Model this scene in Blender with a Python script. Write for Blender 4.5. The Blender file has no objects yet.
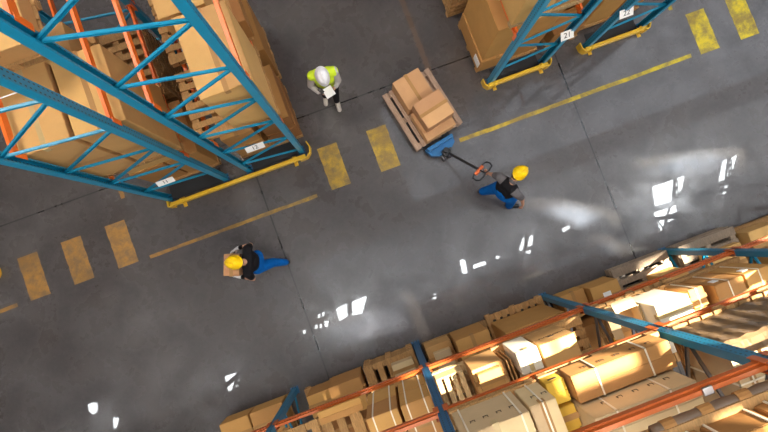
import bpy, bmesh, math, random
from mathutils import Vector, Matrix
random.seed(7)
C = bpy.context.scene.collection
sc = bpy.context.scene
PI = math.pi

# ------------------------------------------------------------------ materials
def nodes(name):
    m = bpy.data.materials.new(name); m.use_nodes = True
    nt = m.node_tree
    return m, nt, nt.nodes['Principled BSDF']

def mixcol(nt, fac, a, b, blend='MIX'):
    n = nt.nodes.new('ShaderNodeMix'); n.data_type = 'RGBA'; n.blend_type = blend
    for sock, v in ((n.inputs[0], fac), (n.inputs[6], a), (n.inputs[7], b)):
        if hasattr(v, 'links') or isinstance(v, bpy.types.NodeSocket): nt.links.new(v, sock)
        else: sock.default_value = v if not isinstance(v, tuple) or len(v) == 4 else (*v, 1)
    return n.outputs[2]

def noise(nt, scale, detail=4, rough=.55, vec=None, dist=0):
    n = nt.nodes.new('ShaderNodeTexNoise'); n.inputs['Scale'].default_value = scale
    n.inputs['Detail'].default_value = detail; n.inputs['Roughness'].default_value = rough
    n.inputs['Distortion'].default_value = dist
    if vec is None:
        tc = nt.nodes.new('ShaderNodeTexCoord'); vec = tc.outputs['Object']
    nt.links.new(vec, n.inputs['Vector'])
    return n.outputs['Fac']

def ramp(nt, fac, stops):
    r = nt.nodes.new('ShaderNodeValToRGB'); nt.links.new(fac, r.inputs[0])
    el = r.color_ramp.elements
    while len(el) < len(stops): el.new(.5)
    for e, (p, c) in zip(el, stops):
        e.position = p; e.color = (c, c, c, 1) if isinstance(c, (int, float)) else (*c, 1)
    return r.outputs[0]

def math_n(nt, op, a, b=None, c=None):
    n = nt.nodes.new('ShaderNodeMath'); n.operation = op
    for i, v in enumerate((a, b, c)):
        if v is None: continue
        if isinstance(v, bpy.types.NodeSocket): nt.links.new(v, n.inputs[i])
        else: n.inputs[i].default_value = v
    return n.outputs[0]

def bump(nt, b, h, strength=.2, dist=.01):
    n = nt.nodes.new('ShaderNodeBump'); n.inputs['Strength'].default_value = strength
    n.inputs['Distance'].default_value = dist
    nt.links.new(h, n.inputs['Height']); nt.links.new(n.outputs[0], b.inputs['Normal'])

def plain(name, col, rough=.6, metal=0, var=.12, scale=12, spec=.5):
    m, nt, b = nodes(name)
    f = noise(nt, scale)
    dark = tuple(c * (1 - var) for c in col); lite = tuple(min(1, c * (1 + var)) for c in col)
    nt.links.new(mixcol(nt, f, dark, lite), b.inputs['Base Color'])
    b.inputs['Roughness'].default_value = rough; b.inputs['Metallic'].default_value = metal
    b.inputs['Specular IOR Level'].default_value = spec
    return m

def card(name, col, var=.13):
    """corrugated cardboard: fibre noise, scuffs, each box a little different"""
    m, nt, b = nodes(name)
    oi = nt.nodes.new('ShaderNodeObjectInfo')
    f = noise(nt, 5, 5); f2 = noise(nt, 60, 2)
    c = mixcol(nt, f, tuple(x * (1 - var) for x in col), tuple(x * (1 + var) for x in col))
    c = mixcol(nt, math_n(nt, 'MULTIPLY', f2, .25), c, tuple(x * .75 for x in col))
    hs = nt.nodes.new('ShaderNodeHueSaturation'); nt.links.new(c, hs.inputs['Color'])
    nt.links.new(math_n(nt, 'MULTIPLY_ADD', oi.outputs['Random'], .3, .86), hs.inputs['Value'])
    nt.links.new(math_n(nt, 'MULTIPLY_ADD', oi.outputs['Random'], .012, .494), hs.inputs['Hue'])
    nt.links.new(hs.outputs[0], b.inputs['Base Color'])
    b.inputs['Roughness'].default_value = .75
    b.inputs['Specular IOR Level'].default_value = .25
    bump(nt, b, f, .25, .02)
    return m

def wood(name, col):
    m, nt, b = nodes(name)
    oi = nt.nodes.new('ShaderNodeObjectInfo')
    tc = nt.nodes.new('ShaderNodeTexCoord'); mp = nt.nodes.new('ShaderNodeMapping')
    mp.inputs['Scale'].default_value = (14, 3, 14); nt.links.new(tc.outputs['Object'], mp.inputs[0])
    f = noise(nt, 3, 6, .65, mp.outputs[0], 1.2)
    c = mixcol(nt, ramp(nt, f, [(.3, 0.), (.7, 1.)]), tuple(x * .6 for x in col), tuple(x * 1.15 for x in col))
    hs = nt.nodes.new('ShaderNodeHueSaturation'); nt.links.new(c, hs.inputs['Color'])
    nt.links.new(math_n(nt, 'MULTIPLY_ADD', oi.outputs['Random'], .45, .75), hs.inputs['Value'])
    nt.links.new(hs.outputs[0], b.inputs['Base Color']); b.inputs['Roughness'].default_value = .8
    bump(nt, b, f, .3, .004)
    return m

def paint(name, col, rough=.38, holes=False, wear=.06):
    m, nt, b = nodes(name)
    tc = nt.nodes.new('ShaderNodeTexCoord')
    f = noise(nt, 9, 5)
    c = mixcol(nt, f, tuple(x * .85 for x in col), tuple(min(1, x * 1.12) for x in col))
    w = ramp(nt, noise(nt, 22, 6, .7), [(.66, 0.), (.7 + wear, 1.)])
    c = mixcol(nt, math_n(nt, 'MULTIPLY', w, .6), c, (.12, .1, .09))
    if holes:   # the punched slots of rack uprights, every 50 mm
        sp = nt.nodes.new('ShaderNodeSeparateXYZ'); nt.links.new(tc.outputs['Object'], sp.inputs[0])
        fr = math_n(nt, 'FRACT', math_n(nt, 'MULTIPLY', sp.outputs[2], 16.))
        a = math_n(nt, 'LESS_THAN', fr, .45)
        g = math_n(nt, 'ABSOLUTE', math_n(nt, 'SUBTRACT', math_n(nt, 'ABSOLUTE', sp.outputs[0]), .027))
        a = math_n(nt, 'MULTIPLY', a, math_n(nt, 'LESS_THAN', g, .007))
        c = mixcol(nt, a, c, (.01, .015, .02))
    nt.links.new(c, b.inputs['Base Color'])
    b.inputs['Roughness'].default_value = rough
    return m

M = {}
M['tan'] = card('cardboard_tan', (.60, .345, .125))
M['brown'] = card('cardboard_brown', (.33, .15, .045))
M['orange'] = card('cardboard_orange', (.50, .255, .08))
M['pale'] = card('cardboard_pale', (.62, .45, .25))
M['white'] = card('cardboard_white', (.74, .66, .52))
M['yellowbox'] = card('cardboard_yellow', (.66, .40, .05))
M['rosy'] = card('cardboard_rosy', (.56, .31, .15))
M['pink'] = card('cardboard_pinkish', (.55, .27, .13))
M['tape'] = plain('packing_tape', (.38, .2, .07), .5, spec=.2)
M['paletape'] = plain('pale_packing_tape', (.5, .36, .16), .3)
M['strap'] = plain('white_plastic_strap', (.82, .72, .55), .35)
M['paper'] = plain('white_paper', (.85, .83, .8), .7, var=.05)
M['ink'] = plain('black_ink', (.02, .02, .02), .7)
M['slot'] = plain('dark_slot', (.03, .02, .012), .9)
M['wood'] = wood('pallet_wood', (.46, .25, .09))
M['rosewood'] = wood('rosy_pallet_wood', (.42, .28, .20))
M['greywood'] = wood('weathered_pallet_wood', (.36, .27, .19))
M['palewood'] = wood('new_pallet_wood', (.62, .42, .2))
M['blue'] = paint('blue_rack_paint', (.004, .235, .40))
M['bluep'] = paint('blue_rack_paint_punched', (.004, .235, .40), holes=True)
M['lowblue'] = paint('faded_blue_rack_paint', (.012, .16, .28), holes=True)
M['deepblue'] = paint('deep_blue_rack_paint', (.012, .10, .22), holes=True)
M['orangep'] = paint('orange_beam_paint', (.85, .15, .01))
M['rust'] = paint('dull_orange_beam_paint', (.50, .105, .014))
M['yellow'] = paint('yellow_guard_paint', (.72, .43, .02))
M['darkstrip'] = plain('dark_floor_strip', (.018, .018, .02), .8)
M['steel'] = plain('galvanised_steel', (.45, .45, .47), .3, 1)
M['jackblue'] = paint('pallet_truck_blue', (.006, .13, .34))
M['black'] = plain('black_plastic', (.012, .012, .014), .45)
M['rubber'] = plain('dark_rubber', (.03, .03, .03), .8)
M['redgrip'] = plain('orange_red_plastic', (.75, .16, .05), .5)
M['skin'] = plain('skin', (.52, .27, .17), .55, var=.08)
M['trouserblue'] = plain('blue_work_cloth', (.003, .12, .44), .85, var=.3, scale=9, spec=.1)
M['blackcloth'] = plain('black_cloth', (.012, .011, .013), .9, var=.3, spec=.1)
M['greycloth'] = plain('grey_marl_cloth', (.13, .12, .125), .9, var=.25, scale=30, spec=.1)
M['palecloth'] = plain('pale_grey_shirt_cloth', (.42, .39, .38), .85, var=.15, spec=.1)
M['hatyellow'] = plain('yellow_hard_hat_plastic', (1.0, .62, .0), .3, var=.03)
M['hatwhite'] = plain('white_hard_hat_plastic', (.84, .84, .88), .3, var=.03)
M['hair'] = plain('dark_brown_hair', (.04, .022, .012), .6)
M['sole'] = plain('pale_shoe_leather', (.5, .45, .4), .7)
M['glove'] = plain('white_work_glove', (.8, .78, .78), .8)
M['film'] = plain('brown_crumpled_film', (.30, .19, .10), .25, var=.35, scale=5)
M['bundle'] = plain('dark_brown_wrapping', (.13, .075, .04), .4, var=.3, scale=8)
M['eye'] = plain('eye_white', (.7, .7, .7), .3)
M['lip'] = plain('lip_skin', (.45, .15, .12), .5)

def vest_mat():
    m, nt, b = nodes('high_visibility_vest_cloth')
    tc = nt.nodes.new('ShaderNodeTexCoord'); sp = nt.nodes.new('ShaderNodeSeparateXYZ')
    nt.links.new(tc.outputs['Object'], sp.inputs[0])
    z = math_n(nt, 'ABSOLUTE', math_n(nt, 'SUBTRACT', sp.outputs[2], 1.12))
    band = math_n(nt, 'LESS_THAN', z, .02)
    x = math_n(nt, 'ABSOLUTE', math_n(nt, 'SUBTRACT', math_n(nt, 'ABSOLUTE', math_n(nt, 'SUBTRACT', sp.outputs[0], .12)), .105))
    v = math_n(nt, 'LESS_THAN', x, .014)
    s = math_n(nt, 'MAXIMUM', band, v)
    c = mixcol(nt, noise(nt, 14), (.62, .82, .01), (.72, .95, .03))
    c = mixcol(nt, s, c, (.55, .56, .55))
    nt.links.new(c, b.inputs['Base Color']); b.inputs['Roughness'].default_value = .7
    return m
M['vest'] = vest_mat()

def floor_mat():
    m, nt, b = nodes('polished_concrete')
    tc = nt.nodes.new('ShaderNodeTexCoord'); v = tc.outputs['Object']
    sp = nt.nodes.new('ShaderNodeSeparateXYZ'); nt.links.new(v, sp.inputs[0])
    big = noise(nt, .55, 6, .6, v, .4); mid = noise(nt, 2.0, 9, .62, v, .15); fine = noise(nt, 18, 6, .7, v)
    c = mixcol(nt, ramp(nt, big, [(.35, 0.), (.65, 1.)]), (.060, .048, .044), (.105, .093, .090))
    c = mixcol(nt, math_n(nt, 'MULTIPLY', ramp(nt, mid, [(.36, 1.), (.58, 0.)]), .66), c, (.028, .023, .022))
    c = mixcol(nt, math_n(nt, 'MULTIPLY', ramp(nt, fine, [(.45, 0.), (.8, 1.)]), .5), c, (.13, .115, .11))
    c = mixcol(nt, math_n(nt, 'MULTIPLY', ramp(nt, noise(nt, 5, 9, .75, v), [(.55, 0.), (.70, 1.)]), .6), c, (.025, .02, .02))
    # expansion joints
    def line(sock, pos, w, wob=None):
        d = math_n(nt, 'ABSOLUTE', math_n(nt, 'SUBTRACT', sock, pos))
        return math_n(nt, 'LESS_THAN', d, w)
    j = None
    for s_, p_ in ((sp.outputs[0], -1.68), (sp.outputs[0], 4.39), (sp.outputs[0], -7.75), (sp.outputs[0], 10.46), (sp.outputs[1], 2.79), (sp.outputs[1], -3.3), (sp.outputs[1], 8.9)):
        l = line(s_, p_, .013); j = l if j is None else math_n(nt, 'MAXIMUM', j, l)
    c = mixcol(nt, j, c, (.012, .01, .01))
    # brown glue stain running up the aisle between the racks
    d = math_n(nt, 'ABSOLUTE', math_n(nt, 'SUBTRACT', math_n(nt, 'ADD', sp.outputs[0], math_n(nt, 'MULTIPLY', fine, .12)), 2.1))
    st = math_n(nt, 'MULTIPLY', math_n(nt, 'LESS_THAN', d, .05), math_n(nt, 'GREATER_THAN', sp.outputs[1], 2.2))
    c = mixcol(nt, math_n(nt, 'MULTIPLY', st, .5), c, (.17, .095, .05))
    nt.links.new(c, b.inputs['Base Color'])
    nt.links.new(ramp(nt, mid, [(.32, .46), (.62, .20)]), b.inputs['Roughness'])
    nt.links.new(ramp(nt, noise(nt, 1.1, 5, .6, v, .5), [(.3, .3), (.55, .65)]), b.inputs['Coat Weight'])
    b.inputs['Coat Roughness'].default_value = .02
    b.inputs['Coat IOR'].default_value = 1.5
    b.inputs['Coat Tint'].default_value = (.97, .98, 1, 1)
    bump(nt, b, mid, .06, .01)
    return m

def line_mat():
    m, nt, b = nodes('worn_yellow_floor_paint')
    tc = nt.nodes.new('ShaderNodeTexCoord'); v = tc.outputs['Object']
    gp = nt.nodes.new('ShaderNodeNewGeometry')
    w = ramp(nt, noise(nt, 5, 8, .75, gp.outputs['Position']), [(.42, 0.), (.60, 1.)])
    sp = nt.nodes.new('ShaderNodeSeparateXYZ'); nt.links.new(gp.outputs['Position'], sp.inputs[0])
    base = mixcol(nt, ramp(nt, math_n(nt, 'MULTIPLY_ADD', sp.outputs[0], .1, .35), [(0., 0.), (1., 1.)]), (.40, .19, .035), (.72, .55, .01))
    c = mixcol(nt, math_n(nt, 'MULTIPLY', w, .75), base, (.13, .09, .05))
    c = mixcol(nt, math_n(nt, 'MULTIPLY', ramp(nt, noise(nt, 1.7, 8, .7, gp.outputs['Position']), [(.48, 0.), (.58, 1.)]), .55), c, (.16, .09, .03))
    nt.links.new(c, b.inputs['Base Color']); b.inputs['Roughness'].default_value = .55
    return m
M['floor'] = floor_mat(); M['line'] = line_mat()

def pane_mat():
    m = bpy.data.materials.new('bright_skylight_pane'); m.use_nodes = True; nt = m.node_tree
    nt.nodes.clear(); o = nt.nodes.new('ShaderNodeOutputMaterial'); e = nt.nodes.new('ShaderNodeEmission')
    e.inputs[0].default_value = (.93, .98, 1, 1); e.inputs[1].default_value = 65
    nt.links.new(e.outputs[0], o.inputs[0]); return m
M['pane'] = pane_mat()
M['roof'] = plain('grey_roof_sheet', (.10, .095, .095), .8)

# ------------------------------------------------------------------ mesh helpers
class MB:
    def __init__(s): s.v = []; s.f = []
    def add(s, vs, fs):
        n = len(s.v); s.v += [tuple(v) for v in vs]; s.f += [tuple(i + n for i in f) for f in fs]
    def box(s, x0, x1, y0, y1, z0, z1, mat=None):
        vs = [Vector((x, y, z)) for z in (z0, z1) for y in (y0, y1) for x in (x0, x1)]
        if mat is not None: vs = [mat @ v for v in vs]
        s.add(vs, [(0, 2, 3, 1), (4, 5, 7, 6), (0, 1, 5, 4), (2, 6, 7, 3), (0, 4, 6, 2), (1, 3, 7, 5)])
    def rbox(s, x0, x1, y0, y1, z0, z1, r=.01, mat=None):
        """box with chamfered edges"""
        bm = bmesh.new(); bmesh.ops.create_cube(bm, size=1)
        for v in bm.verts: v.co = Vector(((x0 + x1) / 2 + v.co.x * (x1 - x0), (y0 + y1) / 2 + v.co.y * (y1 - y0), (z0 + z1) / 2 + v.co.z * (z1 - z0)))
        bmesh.ops.bevel(bm, geom=bm.edges[:], offset=r, segments=2, profile=.6, affect='EDGES')
        bm.verts.index_update()
        vs = [(mat @ v.co if mat is not None else v.co.copy()) for v in bm.verts]
        s.add(vs, [[v.index for v in f.verts] for f in bm.faces]); bm.free()
    def bar(s, a, b, w, h, up=(0, 0, 1)):
        a = Vector(a); b = Vector(b); d = b - a; L = d.length; d.normalize()
        u = Vector(up); sd = d.cross(u)
        if sd.length < 1e-4: sd = d.cross(Vector((1, 0, 0)))
        sd.normalize(); u = sd.cross(d)
        m = Matrix((sd, d, u)).transposed().to_4x4(); m.translation = a
        s.box(-w / 2, w / 2, 0, L, -h / 2, h / 2, m)
    def tube(s, pts, r, n=8, closed=False):
        pts = [Vector(p) for p in pts]; base = len(s.v); k = len(pts)
        prev = None
        for i, p in enumerate(pts):
            if closed: d = pts[(i + 1) % k] - pts[i - 1]
            else: d = pts[min(i + 1, k - 1)] - pts[max(i - 1, 0)]
            d.normalize()
            if prev is None:
                ref = Vector((0, 0, 1)) if abs(d.z) < .9 else Vector((1, 0, 0))
                sd = d.cross(ref).normalized()
            else:
                sd = prev - d * prev.dot(d); sd.normalize()
            prev = sd; u = sd.cross(d)
            rr = r[i] if isinstance(r, (list, tuple)) else r
            for j in range(n):
                a = 2 * PI * j / n; s.v.append(tuple(p + (sd * math.cos(a) + u * math.sin(a)) * rr))
        m = k if closed else k - 1
        for i in range(m):
            for j in range(n):
                a = base + i * n + j; b_ = base + i * n + (j + 1) % n
                c = base + ((i + 1) % k) * n + (j + 1) % n; d_ = base + ((i + 1) % k) * n + j
                s.f.append((a, b_, c, d_))
        if not closed:
            s.f.append(tuple(base + j for j in range(n))[::-1]); s.f.append(tuple(base + (k - 1) * n + j for j in range(n)))
    def prism(s, poly, a, b):
        """poly: list of (u,v); extruded along z from a to b"""
        n = len(poly)
        s.add([(x, y, a) for x, y in poly] + [(x, y, b) for x, y in poly],
              [tuple(range(n))[::-1], tuple(range(n, 2 * n))] + [(i, (i + 1) % n, n + (i + 1) % n, n + i) for i in range(n)])
    def build(s, name, mat, parent=None, smooth=False, kind=None):
        me = bpy.data.meshes.new(name); me.from_pydata(s.v, [], s.f)
        bm = bmesh.new(); bm.from_mesh(me); bmesh.ops.recalc_face_normals(bm, faces=bm.faces); bm.to_mesh(me); bm.free()
        me.materials.append(mat)
        if smooth: me.polygons.foreach_set('use_smooth', [True] * len(me.polygons))
        o = bpy.data.objects.new(name, me); C.objects.link(o)
        if parent is not None: o.parent = parent
        if kind: o['kind'] = kind
        return o

def tag(o, label, cat, group=None):
    o['label'] = label; o['category'] = cat
    if group: o['group'] = group
    return o
def thing(name, label, cat, loc=(0, 0, 0), rz=0, group=None):
    o = bpy.data.objects.new(name, None); C.objects.link(o); o.empty_display_size = .1
    o.location = loc; o.rotation_euler = (0, 0, rz)
    return tag(o, label, cat, group)

# ------------------------------------------------------------------ setting
m = MB(); m.box(-22, 24, -16, 18, -.2, 0); m.build('floor', M['floor'], kind='structure')

# roof with openings: added and sized so sun patches land on chosen goods
SUN = Vector((-.62, -.20, -1.0)).normalized()
RZ = 12.6
def throw(x, y, z, z2=RZ):                  # where the sun's ray towards a point crosses the roof
    t = (z2 - z) / -SUN.z
    return x - SUN.x * t, y - SUN.y * t
holes = []
def opening(x0, x1, y0, y1, z):
    a = throw(x0, y0, z); b = throw(x1, y1, z); holes.append((a[0], b[0], a[1], b[1]))
opening(2.6, 3.75, -2.55, -1.80, 2.9)      # pale cartons, first level, third bay
opening(4.85, 5.6, -2.05, -1.75, 1.2)       # upright of the third frame
opening(1.15, 1.62, -2.55, -1.75, 2.9)        # cartons, second bay
opening(1.62, 2.15, -2.25, -1.9, 2.8)
opening(1.02, 1.3, -2.5, -2.3, 4.6)
opening(.05, .75, -2.35, -1.75, 2.7)
opening(4.3, 4.6, -2.3, -1.9, 3.1)
opening(-1.45, -1.40, -2.05, -1.90, 1.1)
tinted = []
def tinted_opening(poly, T):                # added opening with a filter that makes a faint sun patch on the floor
    P = [throw(x, y, 0) for x, y in poly]
    r = (min(p[0] for p in P) - .05, max(p[0] for p in P) + .05, min(p[1] for p in P) - .05, max(p[1] for p in P) + .05)
    holes.append(r); tinted.append((P, r, T))
tinted_opening([(2.85, -0.19), (3.45, -0.4), (4.29, -0.93), (4.31, -1.17), (3.61, -0.91)], .52)
tinted_opening([(3.69, -1.22), (4.0, -1.3), (4.29, -1.72), (3.99, -1.67)], .16)
tinted_opening([(5.06, -0.21), (6.24, -0.45), (7.01, -0.7), (6.85, -1.0), (5.93, -0.72), (5.06, -0.4)], .17)
tinted_opening([(-1.62, -0.85), (-.8, -1.05), (0.2, -.95), (0.25, -1.8), (-0.5, -1.5), (-1.0, -1.45)], .34)
xs = sorted({-22., 24.} | {v for h in holes for v in h[:2]}); ys = sorted({-16., 18.} | {v for h in holes for v in h[2:]})
m = MB()
for i in range(len(xs) - 1):
    for j in range(len(ys) - 1):
        cx = (xs[i] + xs[i + 1]) / 2; cy = (ys[j] + ys[j + 1]) / 2
        if any(h[0] < cx < h[1] and h[2] < cy < h[3] for h in holes): continue
        m.box(xs[i], xs[i + 1], ys[j], ys[j + 1], RZ, RZ + .05)
for P, r, T in tinted:
    bm = bmesh.new()
    a_ = [bm.verts.new((x, y, RZ)) for x, y in ((r[0], r[2]), (r[1], r[2]), (r[1], r[3]), (r[0], r[3]))]; b_ = [bm.verts.new((x, y, RZ)) for x, y in P]
    eds = [bm.edges.new((l[i], l[(i + 1) % len(l)])) for l in (a_, b_) for i in range(len(l))]
    bmesh.ops.triangle_fill(bm, use_beauty=True, use_dissolve=False, edges=eds)
    inner = lambda c: sum(((P[i][1] > c.y) != (P[i - 1][1] > c.y)) and c.x < (P[i - 1][0] - P[i][0]) * (c.y - P[i][1]) / (P[i - 1][1] - P[i][1]) + P[i][0] for i in range(len(P))) % 2
    bm.verts.index_update()
    m.add([v.co.copy() for v in bm.verts], [[v.index for v in f.verts] for f in bm.faces if not inner(f.calc_center_median())])
    bm.free()
m.build('ceiling', M['roof'], kind='structure')
for i_, (P, r, T) in enumerate(tinted):
    mm = bpy.data.materials.new('sun_patch_filter'); mm.use_nodes = True; nt = mm.node_tree; nt.nodes.clear()
    o_ = nt.nodes.new('ShaderNodeOutputMaterial'); t_ = nt.nodes.new('ShaderNodeBsdfTransparent'); f_ = ramp(nt, noise(nt, 2.6, 5, .6), [(.36, 0.), (.62, 1.)])
    tc_ = nt.nodes.new('ShaderNodeTexCoord'); vd = nt.nodes.new('ShaderNodeVectorMath'); vd.operation = 'SUBTRACT'; vd.inputs[1].default_value = (.5, .5, 0)
    nt.links.new(tc_.outputs['Generated'], vd.inputs[0]); vs_ = nt.nodes.new('ShaderNodeVectorMath'); vs_.operation = 'MULTIPLY'; vs_.inputs[1].default_value = (2, 2, 0)
    nt.links.new(vd.outputs[0], vs_.inputs[0]); vl = nt.nodes.new('ShaderNodeVectorMath'); vl.operation = 'LENGTH'; nt.links.new(vs_.outputs[0], vl.inputs[0])
    fall = ramp(nt, vl.outputs['Value'], [(.35, 1.), (.95, 0.)])      # fades out at the rim to soften the sun patch's edge
    nt.links.new(mixcol(nt, math_n(nt, 'MULTIPLY', math_n(nt, 'MULTIPLY_ADD', f_, .6, .4), fall), (0, 0, 0), (T * .78, T * .98, T * 1.35)), t_.inputs[0])
    nt.links.new(t_.outputs[0], o_.inputs[0])
    g_ = MB(); k = len(P); g_.add([(x, y, RZ + .02) for x, y in P], [tuple(range(k))]); g_.build('window_%d' % (20 + i_), mm, kind='structure')  # unseen filter pane, added to dim and shape the sun patch

# glazed roof lights (mirrored in the polished floor)
PZ = 11.8; K = (PZ + 10) / 10
def skylight(n, panes, bars):
    root = None
    m = MB()
    for poly in panes:
        k = len(poly)
        m.add([(x * K, y * K, PZ) for x, y in poly] + [(x * K, y * K, PZ + .03) for x, y in poly],
              [tuple(range(k)), tuple(range(k, 2 * k))[::-1]] + [(i, (i + 1) % k, k + (i + 1) % k, k + i) for i in range(k)])
    w_ = m.build('window_%d' % n, M['pane'], kind='structure')
    if bars:
        t = MB()
        for a, b in bars: t.bar((a[0] * K, a[1] * K, PZ - .06), (b[0] * K, b[1] * K, PZ - .06), .035, .04)
        t.build('window_lattice', M['roof'], w_)
def truss(x0, y0, x1, y1, w=.07):
    r = []; n = 6
    dx, dy = (x1 - x0), (y1 - y0)
    r += [((x0, y0), (x1, y1)), ((x0 + w, y0), (x1 + w, y1))]
    for i in range(n):
        a = i / n; b = (i + 1) / n
        p = (x0 + dx * a, y0 + dy * a); q = (x0 + dx * b + w, y0 + dy * b)
        r.append((p, q)) if i % 2 else r.append(((p[0] + w, p[1]), (q[0] - w, q[1])))
    return r
PANES = [
    [ [(5.19, -0.72), (5.60, -0.73), (5.41, -1.09), (5.10, -1.07)], [(5.66, -0.72), (5.82, -0.74), (5.70, -0.93), (5.53, -1.05)], [(5.03, -1.18), (5.31, -1.19), (5.03, -1.54)], [(5.36, -1.21), (5.51, -1.18), (5.36, -1.42), (5.21, -1.43)]],
    [ [(6.62, -0.73), (6.70, -0.72), (6.50, -1.07), (6.40, -1.05)], [(6.78, -0.73), (6.91, -0.71), (6.66, -1.02), (6.58, -1.02)], [(6.47, -1.18), (6.53, -1.18), (6.44, -1.31), (6.33, -1.37)]],
    [ [(-1.13, -0.78), (-0.91, -0.76), (-0.98, -0.98), (-1.15, -1.01)], [(-0.81, -0.76), (-0.52, -0.76), (-0.71, -1.03), (-0.92, -0.99)]],
    [ [(-3.44, -1.22), (-3.22, -1.23), (-3.42, -1.50), (-3.47, -1.47)], [(-3.21, -1.28), (-3.18, -1.29), (-3.19, -1.32), (-3.22, -1.31)], [(-3.26, -1.36), (-3.22, -1.37), (-3.23, -1.40), (-3.27, -1.39)], [(-3.30, -1.43), (-3.27, -1.45), (-3.28, -1.48), (-3.32, -1.47)]],
    [ [(0.65, -1.15), (0.70, -1.17), (0.55, -1.47), (0.47, -1.44)]],
    [ [(1.32, -0.74), (1.41, -0.76), (1.37, -1.01), (1.28, -0.99)]],
    [ [(1.52, -0.91), (1.75, -0.92), (1.75, -0.98), (1.50, -0.98)], [(1.98, -0.90), (2.04, -0.93), (2.01, -0.96), (1.96, -0.95)]],
    [ [(2.42, -0.95), (2.57, -0.76), (2.63, -0.75), (2.46, -0.98)], [(2.59, -0.95), (2.70, -0.78), (2.76, -0.78), (2.68, -0.94)], [(2.51, -1.02), (2.62, -1.02), (2.58, -1.09)]],
    [ [(3.31, -0.86), (3.46, -0.84), (3.45, -0.90), (3.32, -0.93)]],
    [ [(-5.92, -0.83), (-5.84, -0.82), (-5.76, -0.86), (-5.80, -1.00), (-5.89, -1.03), (-5.94, -0.94)]],
    [ [(-5.57, -1.21), (-5.48, -1.25), (-5.57, -1.40), (-5.62, -1.38)]],
    [ [(-1.83, -0.93), (-1.78, -0.95), (-1.81, -1.01), (-1.85, -0.98)], [(-1.59, -0.92), (-1.55, -0.94), (-1.57, -1.00), (-1.62, -0.99)], [(-1.51, -0.93), (-1.47, -0.95), (-1.49, -1.02), (-1.53, -1.00)], [(-1.40, -0.91), (-1.34, -0.94), (-1.38, -1.04), (-1.43, -1.00)], [(-1.47, -0.75), (-1.43, -0.77), (-1.46, -0.83), (-1.50, -0.82)], [(-1.39, -0.75), (-1.34, -0.76), (-1.38, -0.83), (-1.42, -0.82)]],
]
LAT = {0: [truss(5.37, -1.5, 5.62, -.7, .05)], 1: [truss(6.50, -1.3, 6.72, -.7, .05)], 2: [truss(-.95, -1.03, -.87, -.75, .05)], 7: [truss(2.50, -1.0, 2.60, -.75, .03)]}
for i_, pn in enumerate(PANES): skylight(i_ + 1, pn, LAT.get(i_, [None])[0])


# ------------------------------------------------------------------ painted floor marks
def floor_mark(x0, x1, y0, y1, label, group=None, rot=0):
    m = MB(); n = 14; cx, cy = (x0 + x1) / 2, (y0 + y1) / 2
    long_x = (x1 - x0) > (y1 - y0)
    rnd = random.Random(int(x0 * 100))
    e = .006
    P = []
    for i in range(n + 1):
        t = i / n
        if long_x: P.append((x0 + (x1 - x0) * t, y0 + rnd.uniform(-e, e)))
        else: P.append((x1 + rnd.uniform(-e, e), y0 + (y1 - y0) * t))
    for i in range(n + 1):
        t = 1 - i / n
        if long_x: P.append((x0 + (x1 - x0) * t, y1 + rnd.uniform(-e, e)))
        else: P.append((x0 + rnd.uniform(-e, e), y0 + (y1 - y0) * t))
    m.prism([(x - cx, y - cy) for x, y in P], .0, .0015)
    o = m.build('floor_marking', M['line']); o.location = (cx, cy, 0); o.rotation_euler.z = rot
    return tag(o, label, 'floor marking', group)
floor_mark(-4.01, -.74, 1.27, 1.335, 'thin worn yellow line running behind the man with the yellow hat and blue trousers on the left')
floor_mark(2.11, 6.82, 1.31, 1.385, 'long thin yellow line running from the pallet truck to the right')
floor_mark(-8.2, -6.55, 1.28, 1.35, 'short end of a yellow line at the left edge of the floor')
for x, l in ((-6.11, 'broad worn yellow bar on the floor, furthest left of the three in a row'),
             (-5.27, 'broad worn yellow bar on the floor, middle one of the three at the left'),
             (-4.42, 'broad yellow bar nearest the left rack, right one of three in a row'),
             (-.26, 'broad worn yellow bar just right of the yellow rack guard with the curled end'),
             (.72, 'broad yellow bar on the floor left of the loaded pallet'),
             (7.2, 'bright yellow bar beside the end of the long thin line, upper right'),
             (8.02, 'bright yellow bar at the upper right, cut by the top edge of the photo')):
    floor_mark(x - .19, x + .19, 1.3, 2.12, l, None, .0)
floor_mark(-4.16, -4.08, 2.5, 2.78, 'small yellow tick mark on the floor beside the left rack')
floor_mark(6.75, 6.83, 2.3, 2.75, 'small yellow tick mark on the floor right of the upper right racks')

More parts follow.
